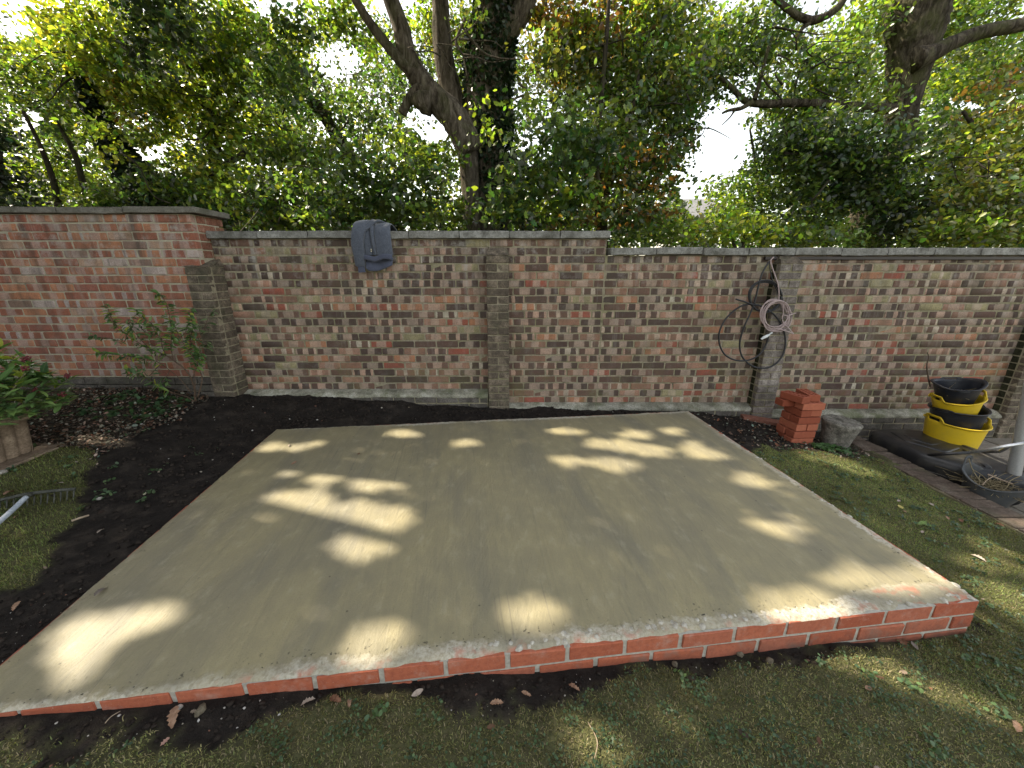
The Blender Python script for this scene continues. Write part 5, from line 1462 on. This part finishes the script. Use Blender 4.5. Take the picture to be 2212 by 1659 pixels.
vv = np.array([tuple(q.co) for q in skm[1].vertices]); ff = np.array([tuple(q.vertices) for q in skm[1].polygons]); LV2 = []
for i in range(620):
    a = rng.uniform(0, 6.28); rr = math.sqrt(rng.random()); p = Vector((-3.38+rr*math.cos(a)*.30, 2.36+rr*math.sin(a)*.32, .42+.38*rng.random()*math.sqrt(max(.05, 1-rr*rr))))
    th = rng.uniform(0, 6.28); d = Vector((math.cos(th), math.sin(th), rng.uniform(-.1, .7))).normalized(); x = d.cross(Vector((rng.normal()*.3, rng.normal()*.3, 1))).normalized(); z = x.cross(d); s_ = rng.uniform(.07, .12)
    M = np.array(Matrix((x, d, z)).transposed())
    LV2.append((vv@M.T*s_+np.array(p), ff))
v, f = join_np(LV2); o = link('inner_leaves', mesh_np('inner_leaves', v, f, m_sk2, True), sk, (0, 0, 0)); o['kind'] = 'stuff'

# ------------------------------------------------------------------ young shrub in front of the tall wall
ys_ = empty('young_shrub', tuple(onz(425, 880, .11)), 'leggy young shrub with pointed drooping leaves against the foot of the tall wall', 'shrub')
def sw_(x, y, Y=3.42): return at((350+x/3.017)/K, (1100+y/3.017)/K, Y)
m_yst = simple('brown_shrub_stem', (.07,.045,.03), (.14,.095,.065), 40, .9)
m_yl = big_leaf_mat('young_shrub_leaf', .35)
ylm = [big_leaf('leaf', m_yl, .40, c, .14) for c in (.1, .3)]
SB = [([(1255,1530),(1262,1380),(1240,1250),(1190,1130),(1120,1050),(1000,960),(920,905),(830,870),(720,820),(600,760),(450,650),(330,560),(255,430),(215,300)], 3.42),
 ([(920,905),(870,800),(860,700),(790,640),(740,520),(600,440),(560,360)], 3.40),([(1000,960),(975,800),(985,650),(965,480),(930,330),(875,210),(815,160)], 3.38),
 ([(1290,1400),(1335,1250),(1340,1150),(1280,1000),(1220,870),(1205,720),(1235,560),(1200,400),(1240,340)], 3.44),([(1250,1400),(1262,1250),(1252,1085)], 3.40),
 ([(1280,1000),(1170,830),(1080,700),(1040,600),(1000,520)], 3.36),([(1250,1450),(1150,1390),(950,1330),(800,1250),(700,1180),(560,1130),(430,1060)], 3.36),
 ([(1220,1350),(1080,1180),(960,1080),(850,1000),(760,960),(640,930),(480,910),(350,900),(190,880),(90,860)], 3.40),([(1230,1180),(1290,1000),(1320,850),(1300,700),(1250,580)], 3.42),
 ([(1300,760),(1360,620),(1400,500),(1440,420),(1490,350)], 3.40),([(720,820),(600,700),(520,600),(430,500)], 3.38),([(450,650),(420,740),(330,720),(190,690),(60,680),(0,660)], 3.36),
 ([(860,1000),(780,1080),(700,1150),(620,1050),(520,1040)], 3.34),([(1340,780),(1400,770),(1430,790)], 3.42),([(960,1080),(930,1150),(880,1200),(930,1230)], 3.34),([(1080,700),(1150,620),(1170,540)], 3.40),([(860,700),(740,660),(640,600),(580,520),(470,480)], 3.40)]
parts = []; nl = 0
for i, (pts, Y) in enumerate(SB):
    P = [sw_(x, y, Y+random.uniform(-.03, .03)) for x, y in pts]; C = catmull(P, 5)
    r0 = .009 if i == 0 else (.006 if i in (3, 4) else .0038)
    parts.append(tube_np(C, list(np.linspace(r0, .0014, len(C))), 6, .08, i))
    acc = 0; s0 = .45 if i == 0 else (.30 if i in (3, 6, 7) else .12)
    if i == 4: continue
    for k in range(1, len(C)):
        acc += (C[k]-C[k-1]).length
        if k/len(C) < s0 or acc < .020: continue
        acc = 0; t = (C[k]-C[k-1]).normalized()
        for sgn in (-1, 1):
            if nl >= 296: break
            side = t.cross(Vector((0, 1, 0)))*sgn + Vector((0, random.gauss(-.2, .5), 0))
            d = (side*.8 + t*.6 + Vector((0, 0, -.55))).normalized()
            put_leaf(ys_, ylm, C[k], d, Vector((random.gauss(0, .4), -.5, 1)), random.uniform(.050, .085)); nl += 1
nodes = []
for i, (pts, Y) in enumerate(SB):
    if i == 4: continue
    C = catmull([sw_(x, y, Y) for x, y in pts], 5); nodes += C[int(len(C)*(.5 if i in (0, 3, 6, 7) else .25)):]
vv = np.array([tuple(q.co) for q in ylm[0].vertices]); ff = np.array([tuple(q.vertices) for q in ylm[0].polygons]); LV3 = []
for i in range(430):
    p = nodes[int(rng.integers(0, len(nodes)))]; th = rng.uniform(0, 6.28); d = Vector((math.cos(th), math.sin(th)*.8, rng.uniform(-.9, .2))).normalized(); x = d.cross(Vector((rng.normal()*.4, rng.normal()*.4, 1))).normalized(); z = x.cross(d)
    M = np.array(Matrix((x, d, z)).transposed()); LV3.append((vv@M.T*rng.uniform(.035, .065)+np.array(p)+rng.normal(size=3)*.012, ff))
m_yl2 = island_leaf('shrub_leaf_varied', (.05,.095,.04), (.12,.18,.06))
v, f = join_np(LV3); o = link('small_leaves', mesh_np('small_leaves', v, f, m_yl2, True), ys_, (0, 0, 0)); o['kind'] = 'stuff'
v, f = join_np(parts); link('stem', mesh_np('stem', v, f, m_yst, True), ys_, (0, 0, 0))

# ------------------------------------------------------------------ rake
m_rake = weathered('dirty_rake_steel', (.05,.052,.045), (.09,.09,.078), (.15,.15,.13), 20, mossf=.1)
m_hand = simple('scuffed_grey_blue_handle', (.30,.34,.42), (.55,.60,.66), 70, .45, .4, .4, .001)
rk = empty('garden_rake', (-2.84, 1.95, .06), 'metal garden rake with a pale scuffed handle on the grass at left', 'rake')
A = Vector((-2.655, 2.030, .075)); B = Vector((-3.06, 1.885, .060)); mid_ = (A+B)/2 + Vector((0, 0, .018))
v, f = tube_np(catmull([A, A*.75+B*.25+Vector((0,0,.012)), mid_, A*.25+B*.75+Vector((0,0,.010)), B], 5), .0095, 8, .04); hd_ = link('head', mesh_np('head', v, f, m_rake, True), rk, (0, 0, 0))
e_ = (A-B).normalized(); dn = Vector((e_.y*.5, -e_.x*.5, -1)).normalized()
for i in range(15):
    p = B.lerp(A, (i+.15)/14.4); L = .062
    v, f = tube_np([p, p+dn*L*.6, p+dn*L+Vector((.006,-.008,0))], [.0042,.0036,.0018], 5); link('tine', mesh_np('tine', v, f, m_rake, True), hd_, (0, 0, 0))
J = B.lerp(A, .55)+Vector((0, 0, .014))
v, f = tube_np([J, J+Vector((.02,-.045,.008))], .013, 8); link('socket', mesh_np('socket', v, f, m_rake, True), rk, (0, 0, 0))
v, f = tube_np(catmull([J+Vector((.015,-.035,.006)), Vector((-2.72,1.72,.07)), Vector((-2.48,1.22,.045)), Vector((-2.2,.62,.03))], 5), .0125, 10, .015); link('handle', mesh_np('handle', v, f, m_hand, True), rk, (0, 0, 0))

# ------------------------------------------------------------------ fallen leaves one can point at
def dry_mat(name, c1, c2, rough=.75):
    g = G(name, rough, .3); v = g.objc(); n = g.noise(v, 3, 5, .7)
    g.color(g.ramp(n.outputs[0], [(.35, c1), (.65, c2)])); g.bump(n.outputs[0], .4, .05)
    return g.m
m_dry = {'tan': dry_mat('tan_dry_leaf', (.24,.135,.08), (.38,.24,.16)), 'brown': dry_mat('brown_dry_leaf', (.14,.065,.035), (.24,.12,.07)), 'pale': dry_mat('pale_dry_leaf', (.34,.27,.22), (.48,.40,.33)),
         'yellow': dry_mat('yellow_leaf', (.42,.36,.09), (.55,.47,.16), .5), 'green': dry_mat('green_leaf', (.12,.20,.05), (.2,.3,.08), .5), 'grey': dry_mat('grey_dry_leaf', (.16,.13,.11), (.25,.21,.18))}
def oak_leaf(mat, curl, seed, slim=1.0):
    r = random.Random(seed); V = []; F = []; n = 11
    ws = [.05, .16, .34, .22, .44, .28, .50, .30, .38, .2, .03]
    for i in range(n):
        t = i/(n-1); w = ws[i]*.5*slim*r.uniform(.9, 1.1); z = curl*(math.cos((t-.5)*2.2)-.6)*.35
        for k in (-1, -.5, 0, .5, 1): V.append((w*k, t-.5, z + curl*.9*(abs(k)*w)**1.2 + r.gauss(0, .012)))
    for i in range(n-1):
        for k in range(4): F.append((i*5+k, i*5+k+1, (i+1)*5+k+1, (i+1)*5+k))
    return mesh_np('fallen_leaf', V, F, mat, True)
def oval_leaf(mat, seed):
    r = random.Random(seed); V = []; F = []; n = 9
    for i in range(n):
        t = i/(n-1); w = .24*math.sin(math.pi*(t*.95+.025))**.8
        for k in (-1, -.5, 0, .5, 1): V.append((w*k, t-.5, .12*abs(k)*w + .10*(t-.5)**2))
    for i in range(n-1):
        for k in range(4): F.append((i*5+k, i*5+k+1, (i+1)*5+k+1, (i+1)*5+k))
    return mesh_np('fallen_leaf', V, F, mat, True)
LV_ = [ # px, py, size m, kind, angle, shape, label
 (376,1550,.075,'tan',30,'o','large tan oak leaf lying on the soil nearest the left end of the brick edge'),
 (665,1518,.055,'pale',100,'o','pale curled oak leaf on the soil strip left of a pair of brown ones'),
 (725,1512,.055,'brown',70,'o','red-brown oak leaf on the soil strip, left of a smaller tan one'),
 (755,1520,.035,'tan',20,'o','small tan leaf just right of the red-brown leaf on the soil strip'),
 (902,1498,.045,'pale',120,'v','slim pale leaf standing on the soil just under the brick edge near the middle'),
 (1073,1520,.050,'tan',95,'o','orange-tan leaf with a dark tip at the border of soil and grass'),
 (1137,1500,.040,'tan',80,'o','small pinkish-tan leaf on the soil left of the triangular one'),
 (1240,1486,.050,'tan',50,'o','triangular pink-tan leaf on the soil in front of the middle of the brick edge'),
 (1948,1388,.075,'brown',150,'o','orange-brown curled oak leaf leaning at the foot of the brick edge, right end'),
 (1975,1396,.045,'grey',160,'v','grey twisted leaf just right of the orange-brown one by the brick edge'),
 (2130,1258,.0,'pale',0,'o',''),
 (2113,1206,.065,'pale',20,'o','pale curled oak leaf on the grass right of the slab'),
 (1945,1096,.060,'yellow',155,'v','yellow pointed leaf on the lawn by the paving edging'),
 (1955,1106,.035,'tan',155,'v','small tan leaf tucked below the yellow one'),
 (1992,1131,.070,'green',100,'v','fresh green leaf lying on the lawn near the edging, left one of a joined pair'),
 (2006,1136,.050,'green',60,'v','fresh green leaf lying on the lawn near the edging, right one of a joined pair'),
 (2010,1090,.060,'pale',160,'o','pale brown oak leaf on the lawn close to the edging bricks'),
 (1942,1083,.040,'pale',100,'o','small pale leaf standing alone on the lawn above the yellow one'),
 (1992,1150,.035,'pale',130,'v','little pale oval leaf lying below the pair of green leaves'),
 (2045,1119,.055,'tan',150,'o','tan oak leaf on the lawn right of the pair of green leaves'),
 (2075,1125,.060,'brown',140,'o','brown oak leaf at the lawn border beside the edging bricks'),
 (2158,1135,.055,'brown',10,'o','reddish brown leaf beside the edging, the one nearest the right edge'),
 (2195,1570,.060,'tan',130,'o','orange-tan leaf at the lower right corner of the lawn'),
 (1875,1488,.040,'tan',110,'v','slim pinkish leaf on the lawn below the right part of the brick edge'),
 (215,1256,.0,'pale',0,'o',''),
 (625,963,.050,'pale',20,'o','pale leaf lying on the wet concrete near its far left corner'),
 (635,1001,.050,'tan',160,'v','brown curled leaf on the wet concrete below the pale one'),
 (775,981,.045,'brown',10,'v','dark little leaf on the concrete right of a round sunlit spot'),
 (218,1279,.075,'grey',15,'o','grey-brown oak leaf lying on the near left part of the wet concrete'),
 (218,1148,.050,'pale',15,'o','flat pinkish leaf on the dark soil at the left'),
 (35,1310,.055,'tan',30,'o','tan leaf on the soil at the left edge near the slab'),
 (20,1066,.080,'tan',20,'o','large pinkish-tan leaf just above the rake head'),
 (85,1073,.0,'tan',0,'o',''),
 (35,1117,.050,'tan',40,'o','tan leaf half under the rake handle'),
 (1655,905,.060,'tan',20,'o','tan leaf on the soil left of the wooden board'),
 (1600,932,.035,'tan',60,'o','small tan leaf alone on the dark soil left of the brick stack'),
 (1570,905,.040,'pale',10,'o','small pale leaf on the dark soil near the far right corner of the slab'),
 (130,1045,.045,'pale',100,'o','pale scrap of leaf where the grass meets the dark soil at left'),
 (1785,1008,.045,'brown',10,'o','orange-brown leaf in the sunlit grass patch by the concrete lump'),
]
mesh_cache = {}
for i, (px, py, s, kd, an, shp, lab) in enumerate(LV_):
    if s == 0: continue
    w = onz(px, py, 0)
    for _ in range(3):
        on_slab = slab_dist(np.array([w.x]), np.array([w.y]))[0] < -.01
        z = .010 if on_slab else float(gz(w.x, w.y)[0])+.006
        w = onz(px, py, z)
    key = (kd, shp)
    me = oak_leaf(m_dry[kd], random.uniform(.2, .7), i) if shp == 'o' else oval_leaf(m_dry[kd], i)
    o = link('fallen_leaf', me, None, (w.x, w.y, z+.004)); o.scale = (s*.92, s*.92, s*.92)
    o.rotation_euler = (random.gauss(0, .18) , random.gauss(0, .18), math.radians(an)); tag(o, lab, 'leaf', 'fallen leaves lying about the garden')
# stones one can point at
m_st = {'pale': weathered('pale_stone', (.28,.26,.23), (.40,.37,.33), (.5,.47,.43), 30, mossf=.1), 'mud': weathered('muddy_stone', (.09,.075,.05), (.15,.125,.09), (.22,.19,.14), 30, mossf=.1)}
def stone(px, py, s, kd, lab, z=None):
    w = onz(px, py, 0)
    for _ in range(3): w = onz(px, py, float(gz(w.x, w.y)[0])+.004)
    bm = bmesh.new(); bmesh.ops.create_icosphere(bm, subdivisions=2, radius=.5)
    for v in bm.verts:
        n = float(fbm(v.co.x*2+px, v.co.y*2+v.co.z*1.7, 1.6, 3, 2)); v.co *= 1+.35*n
        v.co.z *= .6
    o = link('stone', bm_mesh('stone', bm, m_st[kd]), None, (w.x, w.y, float(gz(w.x, w.y)[0])+s*.15)); o.scale = (s, s*.8, s); o.rotation_euler = (0, 0, random.uniform(0, 3)); tag(o, lab, 'stone', 'stones lying on the soil')
for q in [(386,1528,.024,'pale','small round grey-white stone on the soil under the left part of the brick edge'),(433,1535,.038,'mud','muddy lump of stone just right of the round pale pebble'),(1458,1435,.026,'mud','brown oval stone on the soil in front of the brick edge'),
 (1600,1358,.0,'mud',''),(1655,1363,.0,'mud',''),(1598,1413,.030,'mud','oblong tan stone on the soil strip below the right part of the brick edge'),(1720,1393,.026,'mud','smaller oblong tan stone on the soil strip farther right'),
 (1662,1428,.032,'mud','slanting pale brown stone at the border of soil and lawn'),(215,1077,.035,'pale','pale stone chip on the dark soil right of the rake'),(277,917,.030,'pale','pale grey stone among the leaf litter beside the planter'),
 (447,852+110,.0,'pale',''),(4,1020,.05,'pale','whitish block of stone at the left edge beyond the rake'),(496,872,.0,'pale',''),(459,993,.012,'pale','tiny white chip on the dark soil left of the slab corner'),(540,978-8,.0,'pale','')]:
    if q[2] > 0: stone(*q)
stick([Vector(onz(155,1125,.035)), Vector(onz(175,1118,.04)), Vector(onz(192,1113,.035))], .006, .005, m_pale, 'stick', 'short peeled white stick on the grass right of the rake handle', 'stick')
stick([Vector(onz(227,1562,-.03)), Vector(onz(240,1548,-.02)), Vector(onz(260,1536,-.025))], .0018, .001, m_pale, 'twig', 'thin white twig on the soil below the left part of the brick edge')
stick([Vector(onz(1270,1560,-.10)), Vector(onz(1290,1600,-.09)), Vector(onz(1284,1640,-.10))], .0022, .001, m_pale, 'twig', 'thin grey twig on the lawn at the bottom middle of the photo')
stick([at(478,540,4.3), at(500,520,4.25), at(520,498,4.3), at(545,470,4.5), at(560,450,4.8)], .004, .002, m_pale, 'dead_branch', 'bare pale dead branch dangling behind the coping right of the tall wall', 'branch')

# ------------------------------------------------------------------ lawn, weeds, clods, litter (uncountable)
def col_blades(n, sampler, h0, h1, w, cols, name, keepf):
    X, Y = sampler(n)
    k = keepf(X, Y); X, Y = X[k], Y[k]; n = len(X)
    Z = gz(X, Y)
    a = rng.uniform(0, 2*np.pi, n); lean = rng.uniform(.2, 1.3, n)*.9
    h = rng.uniform(h0, h1, n)
    dx, dy = np.cos(a), np.sin(a); px, py = -dy, dx; ww = w*rng.uniform(.7, 1.3, n)
    b = np.stack([X, Y, Z-.003], -1); P = np.stack([px, py, np.zeros(n)], -1)
    m = b + np.stack([dx*lean*h*.35, dy*lean*h*.35, h*.62], -1)
    t = b + np.stack([dx*lean*h, dy*lean*h, h*np.maximum(.25, 1-.45*lean)], -1)
    V = np.stack([b-P*ww[:, None], b+P*ww[:, None], m+P*ww[:, None]*.8, m-P*ww[:, None]*.8, t], 1)
    V = np.concatenate([V, (t+P*ww[:, None]*.2)[:, None]], 1)
    F = (np.array([[0,1,2,3],[3,2,5,4]])[None]+(np.arange(n)*6)[:, None, None]).reshape(-1, 4)
    C = np.array(cols)[rng.integers(0, len(cols), n)]*(1+.25*rng.normal(size=(n, 1)).clip(-2, 2))
    pat = fbm(X, Y, 3.0, 4, 21)[:, None]; C = C*(1+.7*pat) + np.array([.018,.006,0])*np.maximum(-pat, 0)*2
    return link(name, mesh_np(name, V.reshape(-1, 3), F, m_grass, False, {'col': np.repeat(C.clip(.004, .5), 6, 0)}), None, (0, 0, 0))
m_grass = leaf_mat('grass_blade', .35, .5, .3, (1.5, 1.7, .6))
GCOL = [(.18,.18,.072),(.215,.205,.085),(.15,.15,.06),(.29,.25,.13),(.28,.23,.15),(.155,.185,.068)]
GC2 = [(.145,.185,.058),(.17,.215,.068),(.125,.155,.052),(.22,.235,.085),(.26,.22,.12)]
def in_view(X, Y):
    px = 1106+820*X/np.maximum(Y*CP-(-.1-CAM_H)*SP, .05)
    return (px > -120) & (px < 2330)
def front_s(n):
    y = .42 + (1.45-.42)*rng.random(n)**1.15; return rng.uniform(-2.6, 2.7, n), y
kf = lambda X, Y: (slab_dist(X, Y) > .015) & (soil_w(X, Y) < rng.uniform(.1, .75, len(X))) & in_view(X, Y) & (X < 3.26)
o = col_blades(150000, front_s, .006, .018, .0014, GCOL, 'grass', kf); tag(o, 'mossy thin grass on the near lawn in front of the slab', 'grass', kind='stuff')
o = col_blades(95000, lambda n: (rng.uniform(1.7, 3.27, n), rng.uniform(1.0, 3.4, n)), .007, .020, .0013, GC2, 'grass', lambda X, Y: kf(X, Y) & (litter_w(X, Y) < .6)); tag(o, 'green short grass of the lawn strip right of the slab', 'grass', kind='stuff')
o = col_blades(70000, lambda n: (rng.uniform(-4.2, -1.9, n), rng.uniform(.9, 2.95, n)), .010, .027, .0013, GCOL[:3]+GC2[:3], 'grass', lambda X, Y: kf(X, Y) & (litter_w(X, Y) < .5) & ~((X < -3.4) & (Y > 1.3))); tag(o, 'patchy mossy grass left of the dark soil', 'grass', kind='stuff')
# little round weed leaves
def weeds(n, sampler, keepf, name, label, s0, s1, cols):
    k_ = n//7; cx, cy = sampler(k_); kk = keepf(cx, cy); cx, cy = cx[kk], cy[kk]
    idx = rng.integers(0, len(cx), n); X = cx[idx]+rng.normal(size=n)*.016; Y = cy[idx]+rng.normal(size=n)*.016
    kk = keepf(X, Y); X, Y = X[kk], Y[kk]
    C = np.stack([X, Y, gz(X, Y)+rng.uniform(.008, .024, len(X))], -1)
    sz = rng.uniform(s0, s1, len(X)); col = np.array(cols)[rng.integers(0, len(cols), len(X))]
    th = np.linspace(0, 2*np.pi, 7)[:-1]
    nrm = rand_dirs(len(X), rng, 2.4); t = rand_dirs(len(X), rng); t -= nrm*np.sum(t*nrm, 1, keepdims=True); t /= np.linalg.norm(t, axis=1, keepdims=True); b = np.cross(nrm, t)
    P = C[:, None]+sz[:, None, None]*(np.cos(th)[None, :, None]*b[:, None]*.72+np.sin(th)[None, :, None]*t[:, None])
    F = (np.array([[0,1,2,3],[0,3,4,5]])[None]+(np.arange(len(X))*6)[:, None, None]).reshape(-1, 4)
    o = link(name, mesh_np(name, P.reshape(-1, 3), F, m_weed, False, {'col': np.repeat(col*(1+.2*rng.normal(size=(len(X), 1)).clip(-2, 2)), 6, 0).clip(.005, .5)}), None, (0, 0, 0)); tag(o, label, 'weeds', kind='stuff')
m_weed = leaf_mat('clover_leaf', .25, .45, .4, (1.4, 1.7, .7))
WC = [(.060,.105,.050),(.05,.09,.035),(.085,.13,.055),(.045,.075,.04)]
weeds(6500, front_s, kf, 'clover', 'small round clover and weed leaves scattered through the near lawn', .003, .0062, WC)
weeds(420, front_s, lambda X, Y: (slab_dist(X, Y) > .04) & in_view(X, Y) & (soil_w(X, Y) < .9), 'weed', 'broader pale green weed rosettes in the near lawn', .006, .010, [(.09,.15,.055),(.075,.13,.06)])
weeds(1500, lambda n: (rng.uniform(1.9, 3.2, n), rng.uniform(1.1, 3.3, n)), kf, 'clover', 'small weed leaves in the lawn strip right of the slab', .006, .011, WC)
weeds(520, lambda n: (rng.uniform(-3.8, -3.05, n), rng.uniform(3.0, 3.5, n)), lambda X, Y: np.ones(len(X), bool), 'ground_cover', 'creeping green ground cover on the litter at the foot of the tall wall', .012, .024, [(.035,.075,.03),(.05,.095,.035)])
weeds(500, lambda n: (rng.uniform(-4.0, -2.2, n), rng.uniform(1.0, 2.9, n)), lambda X, Y: slab_dist(X, Y) > .03, 'weed', 'scattered weed leaves along the left side of the slab', .007, .014, WC)
weeds(260, lambda n: (rng.uniform(2.75, 3.05, n), rng.uniform(3.08, 3.25, n)), lambda X, Y: np.ones(len(X), bool), 'weed', 'fresh green weeds at the foot of the brick stack and concrete lump', .012, .02, [(.06,.12,.04),(.08,.15,.05)])
# clods, grit
def grains(n, sampler, keepf, s0, s1, mat, name, label, cat, flat=.7, up=.3, pw=2.2, cols=None, sub=1):
    X, Y = sampler(n); k = keepf(X, Y); X, Y = X[k], Y[k]; n = len(X)
    bm = bmesh.new(); bmesh.ops.create_icosphere(bm, subdivisions=sub, radius=.5)
    base = np.array([tuple(v.co) for v in bm.verts]); bf = np.array([[v.index for v in f.verts] for f in bm.faces]); bm.free()
    s = s0+(s1-s0)*rng.random(n)**pw
    a = rng.uniform(0, 2*np.pi, n); ca, sa = np.cos(a), np.sin(a)
    B = base[None]*(1+.32*rng.normal(size=(n, len(base), 1)).clip(-1.4, 1.4))*np.stack([s*rng.uniform(.8, 1.25, n), s, s*flat], -1)[:, None]
    R = np.stack([B[..., 0]*ca[:, None]-B[..., 1]*sa[:, None], B[..., 0]*sa[:, None]+B[..., 1]*ca[:, None], B[..., 2]], -1)
    R += np.stack([X, Y, gz(X, Y)+s*up], -1)[:, None]
    F = (bf[None]+(np.arange(n)*len(base))[:, None, None]).reshape(-1, 3)
    at_ = {}
    if cols is not None: at_ = {'col': np.repeat(np.array(cols)[rng.integers(0, len(cols), n)], len(base), 0)}
    o = link(name, mesh_np(name, R.reshape(-1, 3), F, mat, False, at_), None, (0, 0, 0)); tag(o, label, cat, kind='stuff')
m_clod = simple('dark_soil_clod', (.014,.0115,.0105), (.042,.033,.027), 30, .95, .1, .9, .004, objspace=False)
m_grit = G('mixed_grit', .85, .2); m_grit.color(m_grit.n('Attribute', attribute_name='col').outputs['Color']); m_grit = m_grit.m
soilk = lambda X, Y: (soil_w(X, Y) > .45) & (slab_dist(X, Y) > .02) & (Y < 3.74)
grains(7000, lambda n: (rng.uniform(-3.2, -1.6, n), rng.uniform(.8, 3.7, n)), soilk, .003, .034, m_clod, 'soil_clod', 'dark crumbly soil clods left of the slab', 'soil', .75, .2, 7)
grains(7000, lambda n: (rng.uniform(-2.6, 2.4, n), rng.uniform(3.0, 3.72, n)), soilk, .003, .034, m_clod, 'soil_clod', 'dark crumbly soil clods between the slab and the wall', 'soil', .75, .2, 7)
grains(9000, lambda n: (rng.uniform(-2.1, 2.1, n), rng.uniform(.66, 1.36, n)), soilk, .003, .020, m_clod, 'soil_clod', 'fine dark soil crumbs along the front of the brick edge', 'soil', .6, .2, 3.0)
GR = [(.40,.37,.33),(.28,.25,.2),(.18,.15,.11),(.5,.48,.45),(.20,.10,.07)]
grains(1700, lambda n: (rng.uniform(-2.1, 2.1, n), rng.uniform(.66, 1.36, n)), soilk, .002, .009, m_grit, 'grit', 'pale grit on the soil strip in front of the brick edge', 'grit', .7, .3, 2.5, GR)
grains(1000, lambda n: (rng.uniform(-3.9, 2.9, n), rng.uniform(2.3, 3.7, n)), lambda X, Y: (slab_dist(X, Y) > .02) & ((litter_w(X, Y) > .4) | (rng.random(len(X)) < .25)), .004, .020, m_grit, 'grit', 'pale stones and chips among the leaf litter', 'grit', .6, .3, 3.0, GR)
# leaf litter
def litter(n, sampler, keepf, name, label, s0=.014, s1=.036):
    X, Y = sampler(n); k = keepf(X, Y); X, Y = X[k], Y[k]
    C = np.stack([X, Y, gz(X, Y)+rng.uniform(.003, .02, len(X))], -1)
    LC = np.array([(.06,.045,.032),(.10,.075,.055),(.18,.145,.11),(.035,.028,.022),(.30,.26,.21),(.14,.075,.045)])
    col = LC[rng.integers(0, 6, len(C))]; base = LEAFO
    V, F, K_ = leaves_np(C, 1.0, col, rng, 'o', 2.2, .2)
    V = V.reshape(len(C), 14, 3); s = rng.uniform(s0, s1, len(C))[:, None, None]
    V = C[:, None]+(V-C[:, None])*s
    V[..., 2] = np.maximum(V[..., 2], gz(V[..., 0].ravel(), V[..., 1].ravel()).reshape(V.shape[:2])+.001)
    o = link(name, mesh_np(name, V.reshape(-1, 3), F, m_lit, False, {'col': K_}), None, (0, 0, 0)); tag(o, label, 'leaf litter', kind='stuff')
m_lit = leaf_mat('litter_leaf', .12, .8, .2, (1.2, 1.1, .9))
litter(6500, lambda n: (rng.uniform(-4.4, -2.7, n), rng.uniform(2.3, 3.62, n)), lambda X, Y: (litter_w(X, Y) > .35) & ~((X < -3.4) & (Y < 2.55)), 'leaf_litter', 'brown leaf litter covering the bed between planter and tall wall')
litter(900, lambda n: (rng.uniform(1.9, 3.25, n), rng.uniform(2.95, 3.72, n)), lambda X, Y: (slab_dist(X, Y) > .02) & (rng.random(len(X)) < .35+.6*litter_w(X, Y)), 'leaf_litter', 'dead leaves round the foot of the brick stack')
litter(260, lambda n: (rng.uniform(-4, 3.2, n), rng.uniform(.5, 3.0, n)), lambda X, Y: (slab_dist(X, Y) > .03), 'leaf_litter', 'bits of dead leaf dotted over lawn and soil', .012, .03)
litter(500, lambda n: (rng.uniform(3.45, 3.62, n), rng.uniform(2.7, 3.6, n)), lambda X, Y: np.ones(len(X), bool), 'leaf_litter', 'dead leaves caught between the edging and the basketball stand base', .02, .04)
